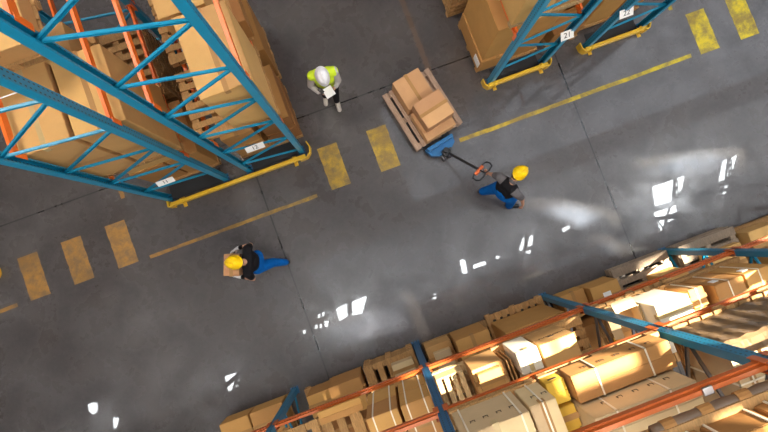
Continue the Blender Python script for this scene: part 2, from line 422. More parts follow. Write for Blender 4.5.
# ------------------------------------------------------------------ pallets
_pal = {}
def pallet(x0, x1, y0, y1, z0, label, tone='wood', along='x', rz=0, group=None, boards=7, n_parts=True):
    """top boards run along x or y; blocks; three bottom boards"""
    lx, ly = x1 - x0, y1 - y0
    o = thing('pallet', label, 'pallet', ((x0 + x1) / 2, (y0 + y1) / 2, z0), rz, group)
    key = (round(lx, 3), round(ly, 3), tone, along, boards)
    if key not in _pal:
        L, W = (lx, ly) if along == 'x' else (ly, lx)        # L along the boards
        def mk(b, nm):
            if along == 'y': b.v = [(-y, x, z) for x, y, z in b.v]
            ob = b.build(nm, M[tone]); me = ob.data; bpy.data.objects.remove(ob); return me
        pw = W / boards
        wv = [pw * (.86 if i in (0, boards - 1) else .58) for i in range(boards)]
        parts = []
        gap = (W - sum(wv)) / (boards - 1); y = -W / 2
        for i in range(boards):
            b = MB(); b.rbox(-L / 2, L / 2, y, y + wv[i], .122, .144, .002); parts.append(('deck_board', mk(b, 'deck_board'))); y += wv[i] + gap
        for sx in (-1, 0, 1):
            b = MB(); cx = sx * (L / 2 - .06); b.rbox(cx - .05, cx + .05, -W / 2, W / 2, .1, .122, .002); parts.append(('stringer_board', mk(b, 'stringer_board')))
            for sy in (-1, 0, 1):
                b = MB(); cy = sy * (W / 2 - .06); b.rbox(cx - .05, cx + .05, cy - .055, cy + .055, .02, .1, .003); parts.append(('block', mk(b, 'block')))
        for sy in (-1, 0, 1):
            b = MB(); cy = sy * (W / 2 - .06); b.rbox(-L / 2, L / 2, cy - .05, cy + .05, 0, .02, .002); parts.append(('bottom_board', mk(b, 'bottom_board')))
        _pal[key] = parts
    for nm, me in _pal[key]:
        p = bpy.data.objects.new(nm, me); C.objects.link(p); p.parent = o
    return o

# ------------------------------------------------------------------ cartons
def carton(x0, x1, y0, y1, z0, z1, label, tone='tan', tape='x', straps=(), paper=None, slots=False, rz=0, open_=False, marks=None, group=None, tapetone='tape', name='carton', tilt=0):
    lx, ly, h = x1 - x0, y1 - y0, z1 - z0
    g = .004
    x, y = lx / 2 - g, ly / 2 - g
    o = thing(name, label, 'box', ((x0 + x1) / 2, (y0 + y1) / 2, z0), rz, group)
    o.rotation_euler.x = tilt
    bm = bmesh.new(); bmesh.ops.create_cube(bm, size=1)
    top = h - .006
    for v in bm.verts: v.co = Vector((v.co.x * 2 * x, v.co.y * 2 * y, (v.co.z + .5) * top))
    if open_:
        tf = [f for f in bm.faces if f.normal.z > .9]
        r = bmesh.ops.inset_region(bm, faces=tf, thickness=.008)
        for v in tf[0].verts: v.co.z -= min(.22, h * .5)
    else:
        bmesh.ops.subdivide_edges(bm, edges=bm.edges[:], cuts=3, use_grid_fill=True)
        rnd = random.Random(label)
        bul = rnd.uniform(.002, .008)
        for v in bm.verts:   # sides bow out a little
            a, b_, c_ = v.co.x / x, v.co.y / y, v.co.z / top * 2 - 1
            if abs(a) > .99: v.co.x += math.copysign(bul * (1 - b_ * b_) * (1 - c_ * c_), a)
            if abs(b_) > .99: v.co.y += math.copysign(bul * (1 - a * a) * (1 - c_ * c_), b_)
        bmesh.ops.bevel(bm, geom=[e for e in bm.edges if len(e.link_faces) == 2 and e.calc_face_angle(0) > 1.2], offset=.006, segments=2, affect='EDGES')
    me = bpy.data.meshes.new('body'); bm.to_mesh(me); bm.free(); me.materials.append(M[tone])
    b = bpy.data.objects.new('body', me); C.objects.link(b); b.parent = o
    if open_:
        for s in (-1, 1):
            f = MB(); mt = Matrix.Translation((0, s * y, top)) @ Matrix.Rotation(s * -.5, 4, 'X')
            f.box(-x, x, min(0, s * ly * .42), max(0, s * ly * .42), 0, .005, mt); f.build('flap', M[tone], o)
            f = MB(); mt = Matrix.Translation((s * x, 0, top)) @ Matrix.Rotation(s * .7, 4, 'Y')
            f.box(min(0, s * ly * .38), max(0, s * ly * .38), -y, y, 0, .005, mt); f.build('flap', M[tone], o)
    else:
        for s in (-1, 1):
            f = MB()
            if tape == 'y': f.box(*sorted((s * .003, s * (x - .004))), -y + .004, y - .004, top, h - .001)
            else: f.box(-x + .004, x - .004, *sorted((s * .003, s * (y - .004))), top, h - .001)
            f.build('flap', M[tone], o)
    if tape and not open_:
        f = MB(); w = .03; t = .002; d = min(.09, h * .4)
        if tape == 'x':
            f.box(-x - t, x + t, -w, w, h - .001, h + t)
            for s in (-1, 1): f.box(*sorted((s * (x + .001), s * (x + .011))), -w, w, h - d, h)
        else:
            f.box(-w, w, -y - t, y + t, h - .001, h + t)
            for s in (-1, 1): f.box(-w, w, *sorted((s * (y + .001), s * (y + .011))), h - d, h)
        f.build('packing_tape', M[tapetone], o)
    for ax, u in straps:
        f = MB(); w = .008; t = .012; e = .001
        L = (y if ax == 'y' else x); P = (lx if ax == 'y' else ly) * (u - .5)
        quads = [(-L - t, L + t, h, h + .004), (-L - t, -L - e, 0, h + .004), (L + e, L + t, 0, h + .004)]
        for a, c_, zz0, zz1 in quads:
            if ax == 'y': f.box(P - w, P + w, a, c_, zz0, zz1)
            else: f.box(a, c_, P - w, P + w, zz0, zz1)
        f.build('strap', M['strap'], o)
    if paper:   # (face, u, v, w, h)
        face, u, v_, pw, ph = paper
        f = MB()
        if face == 'top': f.box((u - .5) * lx - pw / 2, (u - .5) * lx + pw / 2, (v_ - .5) * ly - ph / 2, (v_ - .5) * ly + ph / 2, h, h + .004)
        elif face == 'front': f.box((u - .5) * lx - pw / 2, (u - .5) * lx + pw / 2, y + .002, y + .012, h * v_ - ph / 2, h * v_ + ph / 2)
        elif face == 'near': f.box((u - .5) * lx - pw / 2, (u - .5) * lx + pw / 2, -y - .012, -y - .002, h * v_ - ph / 2, h * v_ + ph / 2)
        elif face == 'left': f.box(-x - .012, -x - .002, (u - .5) * ly - pw / 2, (u - .5) * ly + pw / 2, h * v_ - ph / 2, h * v_ + ph / 2)
        f.build('paper_label', M['paper'], o)
    if slots:
        for s in ((-.25, .25) if slots == 2 else (0,)):
            f = MB(); f.rbox(s * lx - .045, s * lx + .045, y - .01, y + .010, h * .68 - .014, h * .68 + .014, .004); f.build('hand_hole', M['slot'], o)
    if marks:   # small printed handling marks along the front
        for q in range(marks):
            f = MB(); cx = (q + .5) / marks * lx * .8 - lx * .4; cz = h * .62
            f.box(cx, cx + .05, y + .009, y + .0115, cz, cz + .007); f.box(cx, cx + .007, y + .009, y + .0115, cz, cz + .05)
            f.box(cx + .043, cx + .05, y + .009, y + .0115, cz, cz + .05)
            f.build('printed_mark', M['slot'], o)
    return o
# ------------------------------------------------------------------ pallet on the truck
RT = math.radians(11.5)
p_ = pallet(1.16, 2.16, 1.50, 2.70, .09, 'wooden pallet on the blue truck, carrying three cartons', 'rosewood', 'y', RT, boards=9)
p_.location = (1.63, 2.10, .09)
def on_truck(cx, cy, z, sx, sy, h, rz, label, **k):
    o = carton(-sx / 2, sx / 2, -sy / 2, sy / 2, 0, h, label, **k); o.location = (cx, cy, z); o.rotation_euler.z = rz
on_truck(1.54, 2.40, .236, .54, .58, .42, RT, 'brown carton at the back of the truck pallet, furthest from the handle', tone='rosy', tape='y')
on_truck(1.70, 1.80, .236, .60, .58, .30, RT, 'lower carton at the handle end of the truck pallet, under another', tone='rosy', tape=None)
on_truck(1.70, 1.90, .538, .54, .50, .36, RT + .02, 'topmost carton on the truck pallet, with a tape across it', tone='rosy', tape='x')

# ------------------------------------------------------------------ goods of the upper left racks
pallet(-1.90, -.66, 2.30, 3.35, 2.2, 'wooden pallet under the tall tan carton by the white-hatted man', 'wood', 'x')
carton(-1.33, -.68, 2.28, 3.30, 2.345, 3.92, 'tall tan carton by the white-hatted man, its top just under the orange beam', 'tan', 'y', paper=None)
pallet(-1.90, -.66, 3.50, 4.55, 2.2, 'wooden pallet one place deeper in the upper left rack, behind the tall tan carton', 'wood', 'x')
carton(-1.55, -.95, 3.50, 4.4, 2.345, 3.6, 'tan carton cut by the top edge, behind the tall one by the white-hatted man', 'tan', 'y')
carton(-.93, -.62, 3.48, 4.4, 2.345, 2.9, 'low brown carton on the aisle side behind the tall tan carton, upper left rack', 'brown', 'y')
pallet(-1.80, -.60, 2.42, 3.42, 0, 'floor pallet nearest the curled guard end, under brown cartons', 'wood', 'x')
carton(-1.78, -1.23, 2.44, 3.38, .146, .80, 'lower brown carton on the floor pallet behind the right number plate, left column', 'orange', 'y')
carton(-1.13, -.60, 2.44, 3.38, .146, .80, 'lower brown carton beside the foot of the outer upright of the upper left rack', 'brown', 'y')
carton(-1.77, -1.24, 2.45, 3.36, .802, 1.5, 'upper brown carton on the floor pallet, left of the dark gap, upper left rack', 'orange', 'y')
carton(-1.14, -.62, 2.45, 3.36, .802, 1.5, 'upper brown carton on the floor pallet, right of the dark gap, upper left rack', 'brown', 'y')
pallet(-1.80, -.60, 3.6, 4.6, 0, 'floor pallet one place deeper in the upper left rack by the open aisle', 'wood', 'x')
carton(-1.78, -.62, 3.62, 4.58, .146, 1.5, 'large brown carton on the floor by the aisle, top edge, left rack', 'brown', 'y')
for i in range(12):
    pallet(-3.2, -2.28, 3.52, 4.58, .146 * i, 'bare wooden pallet in the floor stack seen between the upper left beams, %s' % ('lowest', 'second', 'third', 'fourth', 'fifth', 'sixth', 'seventh', 'eighth', 'ninth', 'tenth', 'eleventh', 'topmost')[i], 'wood', 'x', group='bare pallets stacked in the upper left rack', boards=6)
pallet(-3.4, -2.15, 2.30, 3.30, 2.2, 'wooden pallet under the tan cartons of the left rack', 'wood', 'x')
carton(-2.75, -2.15, 2.32, 3.25, 2.345, 4.02, 'tall tan carton in the left rack with one dark side facing the stacked pallets', 'tan', 'y')
carton(-3.37, -2.78, 2.30, 3.25, 2.345, 4.06, 'tall tan carton in the left rack, on the left of a dark seam', 'tan', 'y', tapetone='paletape')
pallet(-3.4, -2.8, 3.36, 4.3, 2.2, 'small pallet one place deeper in the left rack, at the left edge', 'wood', 'x')
carton(-3.36, -2.85, 3.4, 4.2, 2.345, 3.1, 'tan carton behind the seamed pair in the left rack, at the left edge', 'tan', 'y')
pallet(-3.35, -2.50, 3.10, 4.3, 4.3, 'wooden pallet on the highest beams in the top left corner', 'wood', 'x')
carton(-3.33, -2.53, 3.12, 4.25, 4.445, 4.72, 'flat tan carton in the very top left corner of the photo', 'tan', 'y')
pallet(-3.4, -2.2, 2.46, 3.46, 0, 'floor pallet behind the long guard at the foot of the left rack', 'wood', 'x')
carton(-3.38, -2.80, 2.48, 3.4, .146, 1.3, 'brown carton at floor level by the left number plate, left one', 'orange', 'y')
carton(-2.77, -2.22, 2.48, 3.4, .146, 1.3, 'brown carton at floor level in the left rack, right one beside the gap', 'orange', 'y')
carton(-3.36, -2.4, 2.5, 3.3, 1.302, 1.75, 'wide flat brown carton lying on the two floor cartons of the left rack', 'tan', 'x')

# ------------------------------------------------------------------ goods of the upper right racks
pallet(2.86, 4.06, 2.44, 3.44, 0, 'floor pallet under the brown cartons of the upper right rack nearest the truck', 'wood', 'x')
carton(2.84, 3.46, 2.42, 3.40, .146, .62, 'low brown carton with a white label beside the upper right guard', 'orange', 'y', paper=('left', .14, .5, .2, .22))
carton(2.86, 3.44, 2.46, 3.40, .622, 1.95, 'tall brown carton standing on the low labelled one, upper right rack', 'orange', 'y')
carton(3.49, 4.02, 2.46, 3.38, .146, 1.1, 'brown carton between the two posts of the first upper right rack', 'orange', 'y', paper=('near', .2, .8, .12, .1))
carton(3.49, 4.02, 2.46, 3.38, 1.102, 1.85, 'brown carton on top of the one between the posts, first upper right rack', 'orange', 'y')
pallet(2.95, 4.13, 2.36, 3.40, 2.15, 'wooden pallet on the first beams of the upper right rack nearest the truck', 'palewood', 'x')
carton(2.93, 3.53, 2.36, 3.36, 2.296, 3.5, 'pale tan carton on the raised pallet, left one, upper right rack', 'tan', 'y', tapetone='paletape')
carton(3.56, 4.13, 2.38, 3.36, 2.296, 3.3, 'pale tan carton on the raised pallet, right one, upper right rack', 'tan', 'y', tapetone='paletape')
for i in range(6):
    pallet(2.72, 3.9, 3.62, 4.7, .146 * i, 'empty wooden pallet, %s of the stack behind the tall brown carton' % ('lowest', 'second', 'third', 'fourth', 'fifth', 'topmost')[i], 'wood', 'x', group='empty pallets stacked in the first upper right rack', boards=6)
pallet(4.22, 4.86, 2.42, 3.42, 0, 'narrow pallet in the gap between the two upper right racks', 'wood', 'y', boards=4)
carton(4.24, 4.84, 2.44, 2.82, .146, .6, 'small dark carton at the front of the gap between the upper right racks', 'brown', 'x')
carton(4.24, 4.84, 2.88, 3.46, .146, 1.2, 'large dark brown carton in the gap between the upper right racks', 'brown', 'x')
pallet(4.95, 6.15, 2.52, 3.5, 0, 'floor pallet in the rightmost upper rack', 'wood', 'x')
carton(4.97, 5.54, 2.54, 3.46, .146, 1.2, 'brown carton on the floor pallet of the rightmost upper rack, left one', 'orange', 'y')
carton(5.57, 6.12, 2.54, 3.46, .146, 1.0, 'brown carton on the floor pallet of the rightmost upper rack, right one', 'orange', 'y')
pallet(4.9, 6.1, 2.4, 3.4, 2.15, 'raised pallet in the rightmost upper rack, cut by the top edge', 'palewood', 'x')
carton(4.95, 6.05, 2.42, 3.38, 2.296, 3.0, 'wide carton on the raised pallet of the rightmost upper rack', 'orange', 'y')

# ------------------------------------------------------------------ goods of the lower right rack
B_ = 'lower rack'
# first bay from the left, on the floor
pallet(-3.62, -2.45, -2.92, -1.9, 0, 'floor pallet at the left end of the lower rack', 'wood', 'x')
carton(-3.60, -3.08, -2.40, -1.88, .146, .62, 'flat brown carton leftmost in the front row of the lower rack', 'orange', 'x')
carton(-3.06, -2.47, -2.40, -1.88, .146, .62, 'flat brown carton on the floor just left of the leftmost lower upright', 'orange', 'x')
carton(-3.58, -2.47, -2.92, -2.42, .146, .78, 'wide brown carton in the second row at the left end of the lower rack', 'orange', 'x')
# second bay, floor
pallet(-2.15, -1.10, -2.9, -1.92, 0, 'floor pallet right of the leftmost lower upright', 'wood', 'y', boards=6)
carton(-2.02, -1.62, -2.3, -1.92, .146, .78, 'narrow tan carton right of the leftmost lower upright, at floor level', 'orange', 'x')
carton(-1.60, -1.04, -2.42, -1.88, .146, .95, 'large tan carton with a torn side at floor level, left of the stacked pallets', 'orange', 'x')
carton(-1.95, -1.1, -2.9, -2.45, .146, .6, 'dark carton in the second row behind the torn tan carton', 'brown', 'x')
for i in range(4):
    pallet(-.98, -.06, -2.72, -1.84, .146 * i, 'weathered pallet with wide gaps, %s of the floor stack by the middle upright' % ('lowest', 'second', 'third', 'top')[i], 'wood', 'y', boards=5, group='pallets stacked left of the middle upright')
carton(-.50, -.12, -2.2, -1.93, .586, .80, 'small pale carton lying on the pallet stack left of the middle upright', 'pale', 'x')
# second bay, first level
pallet(-2.2, -1.05, -2.95, -1.95, 2.1, 'bare dark pallet on the first beams left of the strapped cartons', 'wood', 'y', boards=6)
carton(-1.62, -.98, -2.05, -1.86, 2.247, 2.30, 'flattened carton sheet sticking out over the beam left of the strapped cartons', 'orange', None)
pallet(-.92, -.04, -2.95, -1.93, 2.1, 'pallet on the first beams under the four strapped cartons', 'wood', 'x')
q = 0
for x0, x1, sd_ in ((-.87, -.46, 'left'), (-.43, -.04, 'right')):
    for z0, z1, lv in ((2.246, 2.80, 'lower'), (2.802, 3.38, 'upper')):
        carton(x0, x1, -2.48, -1.88, z0, z1, '%s carton of the %s strapped column left of the middle blue upright' % (lv, sd_), 'orange', 'x', straps=(('y', .22), ('y', .78)), paper=('left', .2, .5, .08, .1))
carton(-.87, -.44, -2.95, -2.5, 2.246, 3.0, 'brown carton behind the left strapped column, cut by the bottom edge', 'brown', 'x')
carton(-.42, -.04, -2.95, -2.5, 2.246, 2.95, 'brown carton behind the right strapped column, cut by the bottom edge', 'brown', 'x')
# third bay, floor
pallet(.12, 1.35, -2.9, -1.9, 0, 'floor pallet right of the middle upright', 'wood', 'x')
carton(.14, .60, -2.35, -1.90, .146, .62, 'low tan carton just right of the foot of the middle blue upright', 'tan', 'x')
carton(.24, .54, -2.3, -2.0, .622, .80, 'small pale carton lying on the low one by the middle upright', 'pale', 'x')
carton(.64, 1.22, -2.42, -1.88, .146, 1.0, 'square brown carton between the middle upright and the large wrapped carton', 'orange', 'y')
pallet(1.36, 2.46, -2.95, -1.84, 0, 'floor pallet with its blocks showing along the front, under the large brown carton', 'wood', 'y', boards=8)
carton(1.42, 2.42, -2.8, -1.98, .146, 1.3, 'large dark orange carton at floor level left of the second long blue upright', 'orange', None)
# third bay, first level
pallet(.08, .975, -2.95, -1.94, 2.1, 'pallet under the sunlit crate and carton right of the middle upright', 'palewood', 'x')
t = thing('slatted_crate', 'pale sunlit wooden crate with open slats right of the middle upright', 'crate', (.30, -2.22, 2.246))
for i in range(4):
    m = MB(); m.rbox(-.20 + i * .105, -.13 + i * .105, -.26, .26, .28, .30, .002); m.build('top_slat', M['palewood'], t)
for y_ in (-.25, .25):
    m = MB(); m.rbox(-.20, .185, y_ - .012, y_ + .012, 0, .28, .002); m.build('side_board', M['palewood'], t)
for x_ in (-.19, .175):
    m = MB(); m.rbox(x_ - .01, x_ + .01, -.24, .24, 0, .28, .002); m.build('end_board', M['palewood'], t)
carton(.56, .98, -2.28, -1.90, 2.246, 2.95, 'tan carton right of the sunlit slatted crate, back one of its pair', 'tan', 'x')
carton(.56, .97, -2.6, -2.30, 2.246, 2.80, 'tan carton in front of a taller one, right of the slatted crate', 'tan', 'x')
carton(.60, .92, -2.2, -1.94, 2.952, 3.10, 'small flat carton on top of the tan carton by the slatted crate', 'orange', 'x')
pallet(.985, 2.35, -2.95, -1.9, 2.1, 'pallet under the white sunlit carton and the one with the bright hand hole', 'wood', 'x')
for i in range(3):
    m = MB(); m.rbox(-.009, .009, -.36, .36, 0, .60, .003)
    o = m.build('leaning_plank', M['wood']); o.location = (1.0 + i * .05, -2.32, 2.248); tag(o, 'dark plank on edge left of the white sunlit carton, %s of three' % ('left one', 'middle one', 'right one')[i], 'plank', 'planks standing left of the white carton')
carton(1.16, 1.46, -2.18, -1.88, 2.246, 3.0, 'white sunlit carton with a vertical seam on the first level, third bay', 'white', 'y', tapetone='paletape')
carton(1.49, 1.98, -2.24, -1.90, 2.246, 2.98, 'tan carton with a bright hand hole and printed marks beside the white one', 'tan', None, slots=1, marks=6)
carton(1.2, 1.96, -2.8, -2.28, 2.246, 2.5, 'flat tan carton in front of the one with the hand hole', 'pale', 'x')
# third bay, second level
pallet(.08, 1.04, -2.95, -1.84, 4.2, 'pallet on the second beams near the bottom edge, right of the middle upright', 'wood', 'x')
carton(.10, .76, -2.6, -1.85, 4.346, 5.05, 'brown carton with printed marks and white straps at the bottom edge, left one', 'pale', 'y', straps=(('y', .12), ('y', .88)), marks=4, tapetone='paletape')
carton(.785, 1.05, -2.55, -1.86, 4.346, 4.94, 'narrow brown carton with printed marks left of the yellow ones', 'pale', 'y', straps=(('y', .5),), marks=2)
pallet(1.07, 2.42, -2.95, -1.83, 4.2, 'pallet under the yellow cartons and the long strapped cartons', 'wood', 'x')
carton(1.07, 1.27, -2.08, -1.84, 4.346, 4.58, 'yellow carton with a pale oval hand hole, nearest the beam', 'yellowbox', None, slots=1)
carton(1.07, 1.27, -2.34, -2.10, 4.346, 4.60, 'yellow carton behind the one with the hand hole', 'yellowbox', 'x')
carton(1.07, 1.27, -2.62, -2.36, 4.346, 4.5, 'low yellow carton at the bottom edge of the photo', 'yellowbox', 'x')
carton(1.30, 2.33, -2.10, -1.82, 4.346, 4.70, 'long brown carton with two white straps, the one nearest the orange beam', 'orange', None, straps=(('y', .25), ('y', .76)), marks=5)
carton(1.28, 2.28, -2.44, -2.12, 4.346, 5.06, 'long pale carton with two white straps, raised beside the darker strapped one', 'pale', None, straps=(('y', .22), ('y', .74)), marks=5)
# fourth bay, floor
pallet(2.6, 3.7, -2.95, -1.93, 0, 'floor pallet right of the second long upright', 'wood', 'x')
carton(2.66, 3.10, -2.35, -1.90, .146, .55, 'low carton at floor level just right of the second long upright', 'orange', 'y')
carton(3.14, 3.66, -2.40, -1.92, .146, .70, 'brown carton with a label next to the open one, fourth bay floor', 'orange', 'x', paper=('top', .5, .6, .14, .08))
carton(2.66, 3.30, -2.9, -2.44, .146, .9, 'brown carton in the second row of the fourth bay floor', 'brown', 'y')
for i in range(2):
    pallet(3.76, 4.84, -2.9, -1.84, .146 * i, 'grey pallet on the floor left of the third blue upright, %s one' % ('lower', 'upper')[i], 'greywood', 'x', boards=6, group='grey pallets left of the third blue upright')
carton(3.9, 4.3, -2.6, -2.22, .292, .75, 'brown carton standing on the grey pallets, left one', 'orange', 'x')
carton(4.32, 4.78, -2.62, -2.14, .292, .85, 'tan carton standing on the grey pallets, right one', 'tan', 'x')
# fourth bay, first level
for i in range(2):
    pallet(2.58, 3.78, -2.95, -1.86 - .03 * i, 2.1 + .146 * i, 'pallet under the sunlit white cartons, %s one' % ('lower', 'upper')[i], 'wood', 'y', group='pallets under the white cartons', boards=8)
carton(2.62, 2.93, -2.6, -2.32, 2.392, 2.6, 'small yellowish carton in front of the sunlit white ones', 'yellowbox', 'x')
carton(2.62, 2.93, -2.25, -1.90, 2.392, 2.85, 'open pale carton among the sunlit white ones', 'pale', None, open_=True)
carton(2.98, 3.44, -2.20, -1.89, 2.392, 3.2, 'large sunlit white carton on the first level of the fourth bay, near the beam', 'white', 'x', tapetone='paletape')
carton(2.98, 3.5, -2.56, -2.22, 2.392, 3.1, 'large sunlit white carton on the first level of the fourth bay, further from the beam', 'white', 'y', tapetone='paletape')
pallet(3.84, 4.82, -2.95, -1.93, 2.1, 'pallet under the strapped cartons left of the third long upright', 'wood', 'x')
carton(3.56, 3.77, -2.18, -1.92, 2.392, 2.98, 'small brown strapped carton right of the white ones, back one', 'orange', 'x', straps=(('y', .5),))
carton(3.56, 3.77, -2.46, -2.20, 2.392, 2.92, 'small brown strapped carton right of the white ones, front one', 'orange', 'x', straps=(('y', .5),))
# fourth bay, second level: film-covered load
pallet(2.58, 3.74, -2.95, -1.84, 4.2, 'pallet under the film-covered load on the second beams', 'wood', 'y', boards=8)
n_l = ('left one', 'second from the left', 'third from the left', 'right one')
for i in range(4):
    carton(2.60 + .28 * i, 2.87 + .28 * i, -2.75, -1.90, 4.346, 5.12 + .02 * (i % 2), 'pale strapped carton with brown film over its front, %s of the four' % n_l[i], 'pale', 'y', straps=(('x', .55), ('y', .5)))
# fifth bay
for i in range(3):
    pallet(4.98, 6.05, -2.9, -1.84, .146 * i, 'grey weathered pallet right of the third blue upright, %s of its stack' % ('lowest', 'middle', 'top')[i], 'greywood', 'x', boards=6, group='grey pallets right of the third upright')
carton(5.25, 5.95, -2.75, -2.1, .438, .62, 'flat pale carton lying on the grey pallets right of the third upright', 'tan', 'x')
pallet(6.12, 7.25, -2.95, -1.95, 0, 'floor pallet at the right edge of the lower rack', 'wood', 'x')
carton(6.14, 6.72, -2.6, -2.0, .146, .6, 'tan carton at floor level by the right edge of the photo', 'tan', 'x')
carton(6.75, 7.22, -2.6, -2.1, .146, .7, 'brown carton at floor level, cut by the right edge of the photo', 'orange', 'x')
pallet(5.0, 6.1, -2.95, -1.95, 2.1, 'pallet on the first beams right of the third long upright', 'wood', 'x')
sfx = ('left column', 'middle column', 'right column')
for i in range(3):
    for k in range(2):
        carton(5.0 + .36 * i, 5.35 + .36 * i, -2.42, -1.98, 2.246 + .37 * k, 2.614 + .37 * k, '%s strapped brown carton right of the third long upright, %s' % (('lower', 'upper')[k], sfx[i]), 'orange', 'x', straps=(('y', .5),), paper=('top', .3, .5, .07, .12) if k else None)
for i in range(2):
    for k in range(2):
        carton(3.88 + .42 * i, 4.28 + .42 * i, -2.4, -1.97, 2.246 + .39 * k, 2.634 + .39 * k, '%s strapped carton left of the third long upright, %s' % (('lower', 'upper')[k], ('away from it', 'next to it')[i]), 'orange', 'x', straps=(('y', .5),), paper=('front', .3, .5, .08, .12) if k else None)
# third level
pallet(1.3, 2.46, -2.95, -1.98, 5.85, 'pallet on the highest beams in the bottom right corner, left one', 'wood', 'x')
pallet(2.56, 3.5, -2.95, -1.98, 5.85, 'pallet on the highest beams in the bottom right corner, right one', 'wood', 'x')
carton(1.36, 1.70, -2.6, -2.04, 5.996, 6.24, 'brown carton with pale straps in the bottom right corner, leftmost', 'brown', 'x', straps=(('y', .3), ('y', .8)))
carton(1.73, 2.13, -2.6, -2.04, 5.996, 6.28, 'brown carton with a white delivery note on top in the bottom right corner', 'brown', 'x', straps=(('y', .1), ('y', .9)), paper=('top', .62, .66, .2, .12))
carton(2.16, 2.46, -2.6, -2.04, 5.996, 6.32, 'brown strapped carton in the bottom right corner, touching the right edge', 'brown', 'x', straps=(('y', .3), ('y', .8)))

# crumpled film over the front of the second-level load, and the rolled bundle on the third beam
def crumple(name, label, cat, nx, ny, fn, mat, thick=.006):
    bm = bmesh.new(); rnd = random.Random(name)
    vs = [[bm.verts.new(fn(i / nx, k / ny) + Vector((rnd.uniform(-.006, .006), rnd.uniform(-.003, .003), rnd.uniform(-.003, .004)))) for k in range(ny + 1)] for i in range(nx + 1)]
    for i in range(nx):
        for k in range(ny): bm.faces.new((vs[i][k], vs[i + 1][k], vs[i + 1][k + 1], vs[i][k + 1]))
    bmesh.ops.solidify(bm, geom=bm.faces[:], thickness=thick)
    bmesh.ops.recalc_face_normals(bm, faces=bm.faces)
    me = bpy.data.meshes.new(name); bm.to_mesh(me); bm.free(); me.materials.append(mat)
    o = bpy.data.objects.new(name, me); C.objects.link(o)
    return tag(o, label, cat)
def film_fn(u, v):
    x = 2.585 + u * 1.15; s = v * .95
    zt = 5.175
    if s < .80: return Vector((x, -1.868 + .008 * math.sin(u * 40), 4.375 + s))
    return Vector((x, -1.868 - (s - .80), zt + .006 * math.sin(u * 30 + v * 9)))
crumple('plastic_film', 'crumpled brown plastic film draped over the raised load at the right edge', 'film', 36, 16, film_fn, M['film'])
t = thing('rolled_bundle', 'long brown wrapped roll bound with bands along the highest beam in the corner', 'roll', (1.42, -1.985, 5.93))
n = 26; m = MB(); rnd = random.Random(3)
m.tube([(i / n * 1.75, .0, rnd.uniform(-.003, .003)) for i in range(n + 1)], [.045 + rnd.uniform(-.004, .006) for i in range(n + 1)], 12); m.build('roll', M['bundle'], t, smooth=True)
for i in range(6):
    m = MB(); x_ = .08 + .30 * i; m.tube([(x_, 0, 0), (x_ + .10, 0, .0)], .054, 12); m.build('band', M['brown'], t)

# ------------------------------------------------------------------ racks
_up = {}
def upright(parent, x, y, H, rz, tone='bluep', w=.105, dpt=.085):
    key = (H, tone)
    if key not in _up:
        m = MB(); t = .006; hw = w / 2
        prof = [(-hw, dpt / 2), (hw, dpt / 2), (hw, -dpt / 2), (hw - .022, -dpt / 2), (hw - .022, -dpt / 2 + t), (hw - t, -dpt / 2 + t),
                (hw - t, dpt / 2 - t), (-hw + t, dpt / 2 - t), (-hw + t, -dpt / 2 + t), (-hw + .022, -dpt / 2 + t), (-hw + .022, -dpt / 2), (-hw, -dpt / 2)]
        m.prism(prof, .008, H)
        o = m.build('upright', M[tone]); _up[key] = o.data; bpy.data.objects.remove(o)
    o = bpy.data.objects.new('upright', _up[key]); C.objects.link(o); o.location = (x, y, 0); o.rotation_euler.z = rz; o.parent = parent
    f = MB(); f.rbox(-.075, .075, -.07, .07, 0, .008, .002)
    for sx, sy in ((-.06, -.05), (.06, .05)): f.tube([(sx, sy, .006), (sx, sy, .028)], .009, 6)
    f.build('base_plate', M['deepblue'], o)
def brace(parent, a, b, mat='blue'):
    m = MB(); a = Vector(a); b = Vector(b); d = (b - a).normalized()
    up = Vector((0, 1, 0)) if abs(d.y) < .3 else Vector((1, 0, 0))
    s = d.cross(up).normalized()
    t = .0035; W = .030; Dp = .026
    m.bar(a + s * (W / 2), b + s * (W / 2), t, Dp, up) ; m.bar(a - s * (W / 2), b - s * (W / 2), t, Dp, up)
    m.bar(a + up * (Dp / 2), b + up * (Dp / 2), W + t, t, up)
    for p in (a, b): m.tube([p - up * .03, p + up * .03], .009, 6)
    m.build('brace', M[mat], parent)
def beam(parent, a, b, z, tone='orangep'):
    m = MB(); a = Vector((*a, z)); b = Vector((*b, z)); d = (b - a).normalized(); sd = Vector((-d.y, d.x, 0))
    m.bar(a + Vector((0, 0, -.055)), b + Vector((0, 0, -.055)), .036, .11)
    m.bar(a + sd * .012 + Vector((0, 0, -.08)), b + sd * .012 + Vector((0, 0, -.08)), .045, .06)
    for p, q in ((a, 1), (b, -1)):
        m.bar(p + Vector((0, 0, -.08)) - d * q * .004, p + d * q * .006 + Vector((0, 0, -.08)), .06, .2)
        m.bar(p - d * q * .03 + sd * .045 + Vector((0, 0, -.08)), p + d * q * .03 + sd * .045 + Vector((0, 0, -.08)), .006, .2)
        m.bar(p - d * q * .03 - sd * .045 + Vector((0, 0, -.08)), p + d * q * .03 - sd * .045 + Vector((0, 0, -.08)), .006, .2)
    return m.build('beam', M[tone], parent)
def zig(parent, P, Q, zp, zq, H, mat='blue'):
    """zigzag bracing: joints at heights zp on post P and zq on post Q"""
    pts = sorted([(z, P) for z in zp] + [(z, Q) for z in zq], key=lambda t: t[0])
    pts = [t for t in pts if .04 < t[0] < H - .05]
    for (za, A), (zb, B) in zip(pts, pts[1:]):
        if A is not B: brace(parent, (*A, za), (*B, zb), mat)
def seq(z0): return [z0 + 1.13 * k for k in range(-7, 8)]

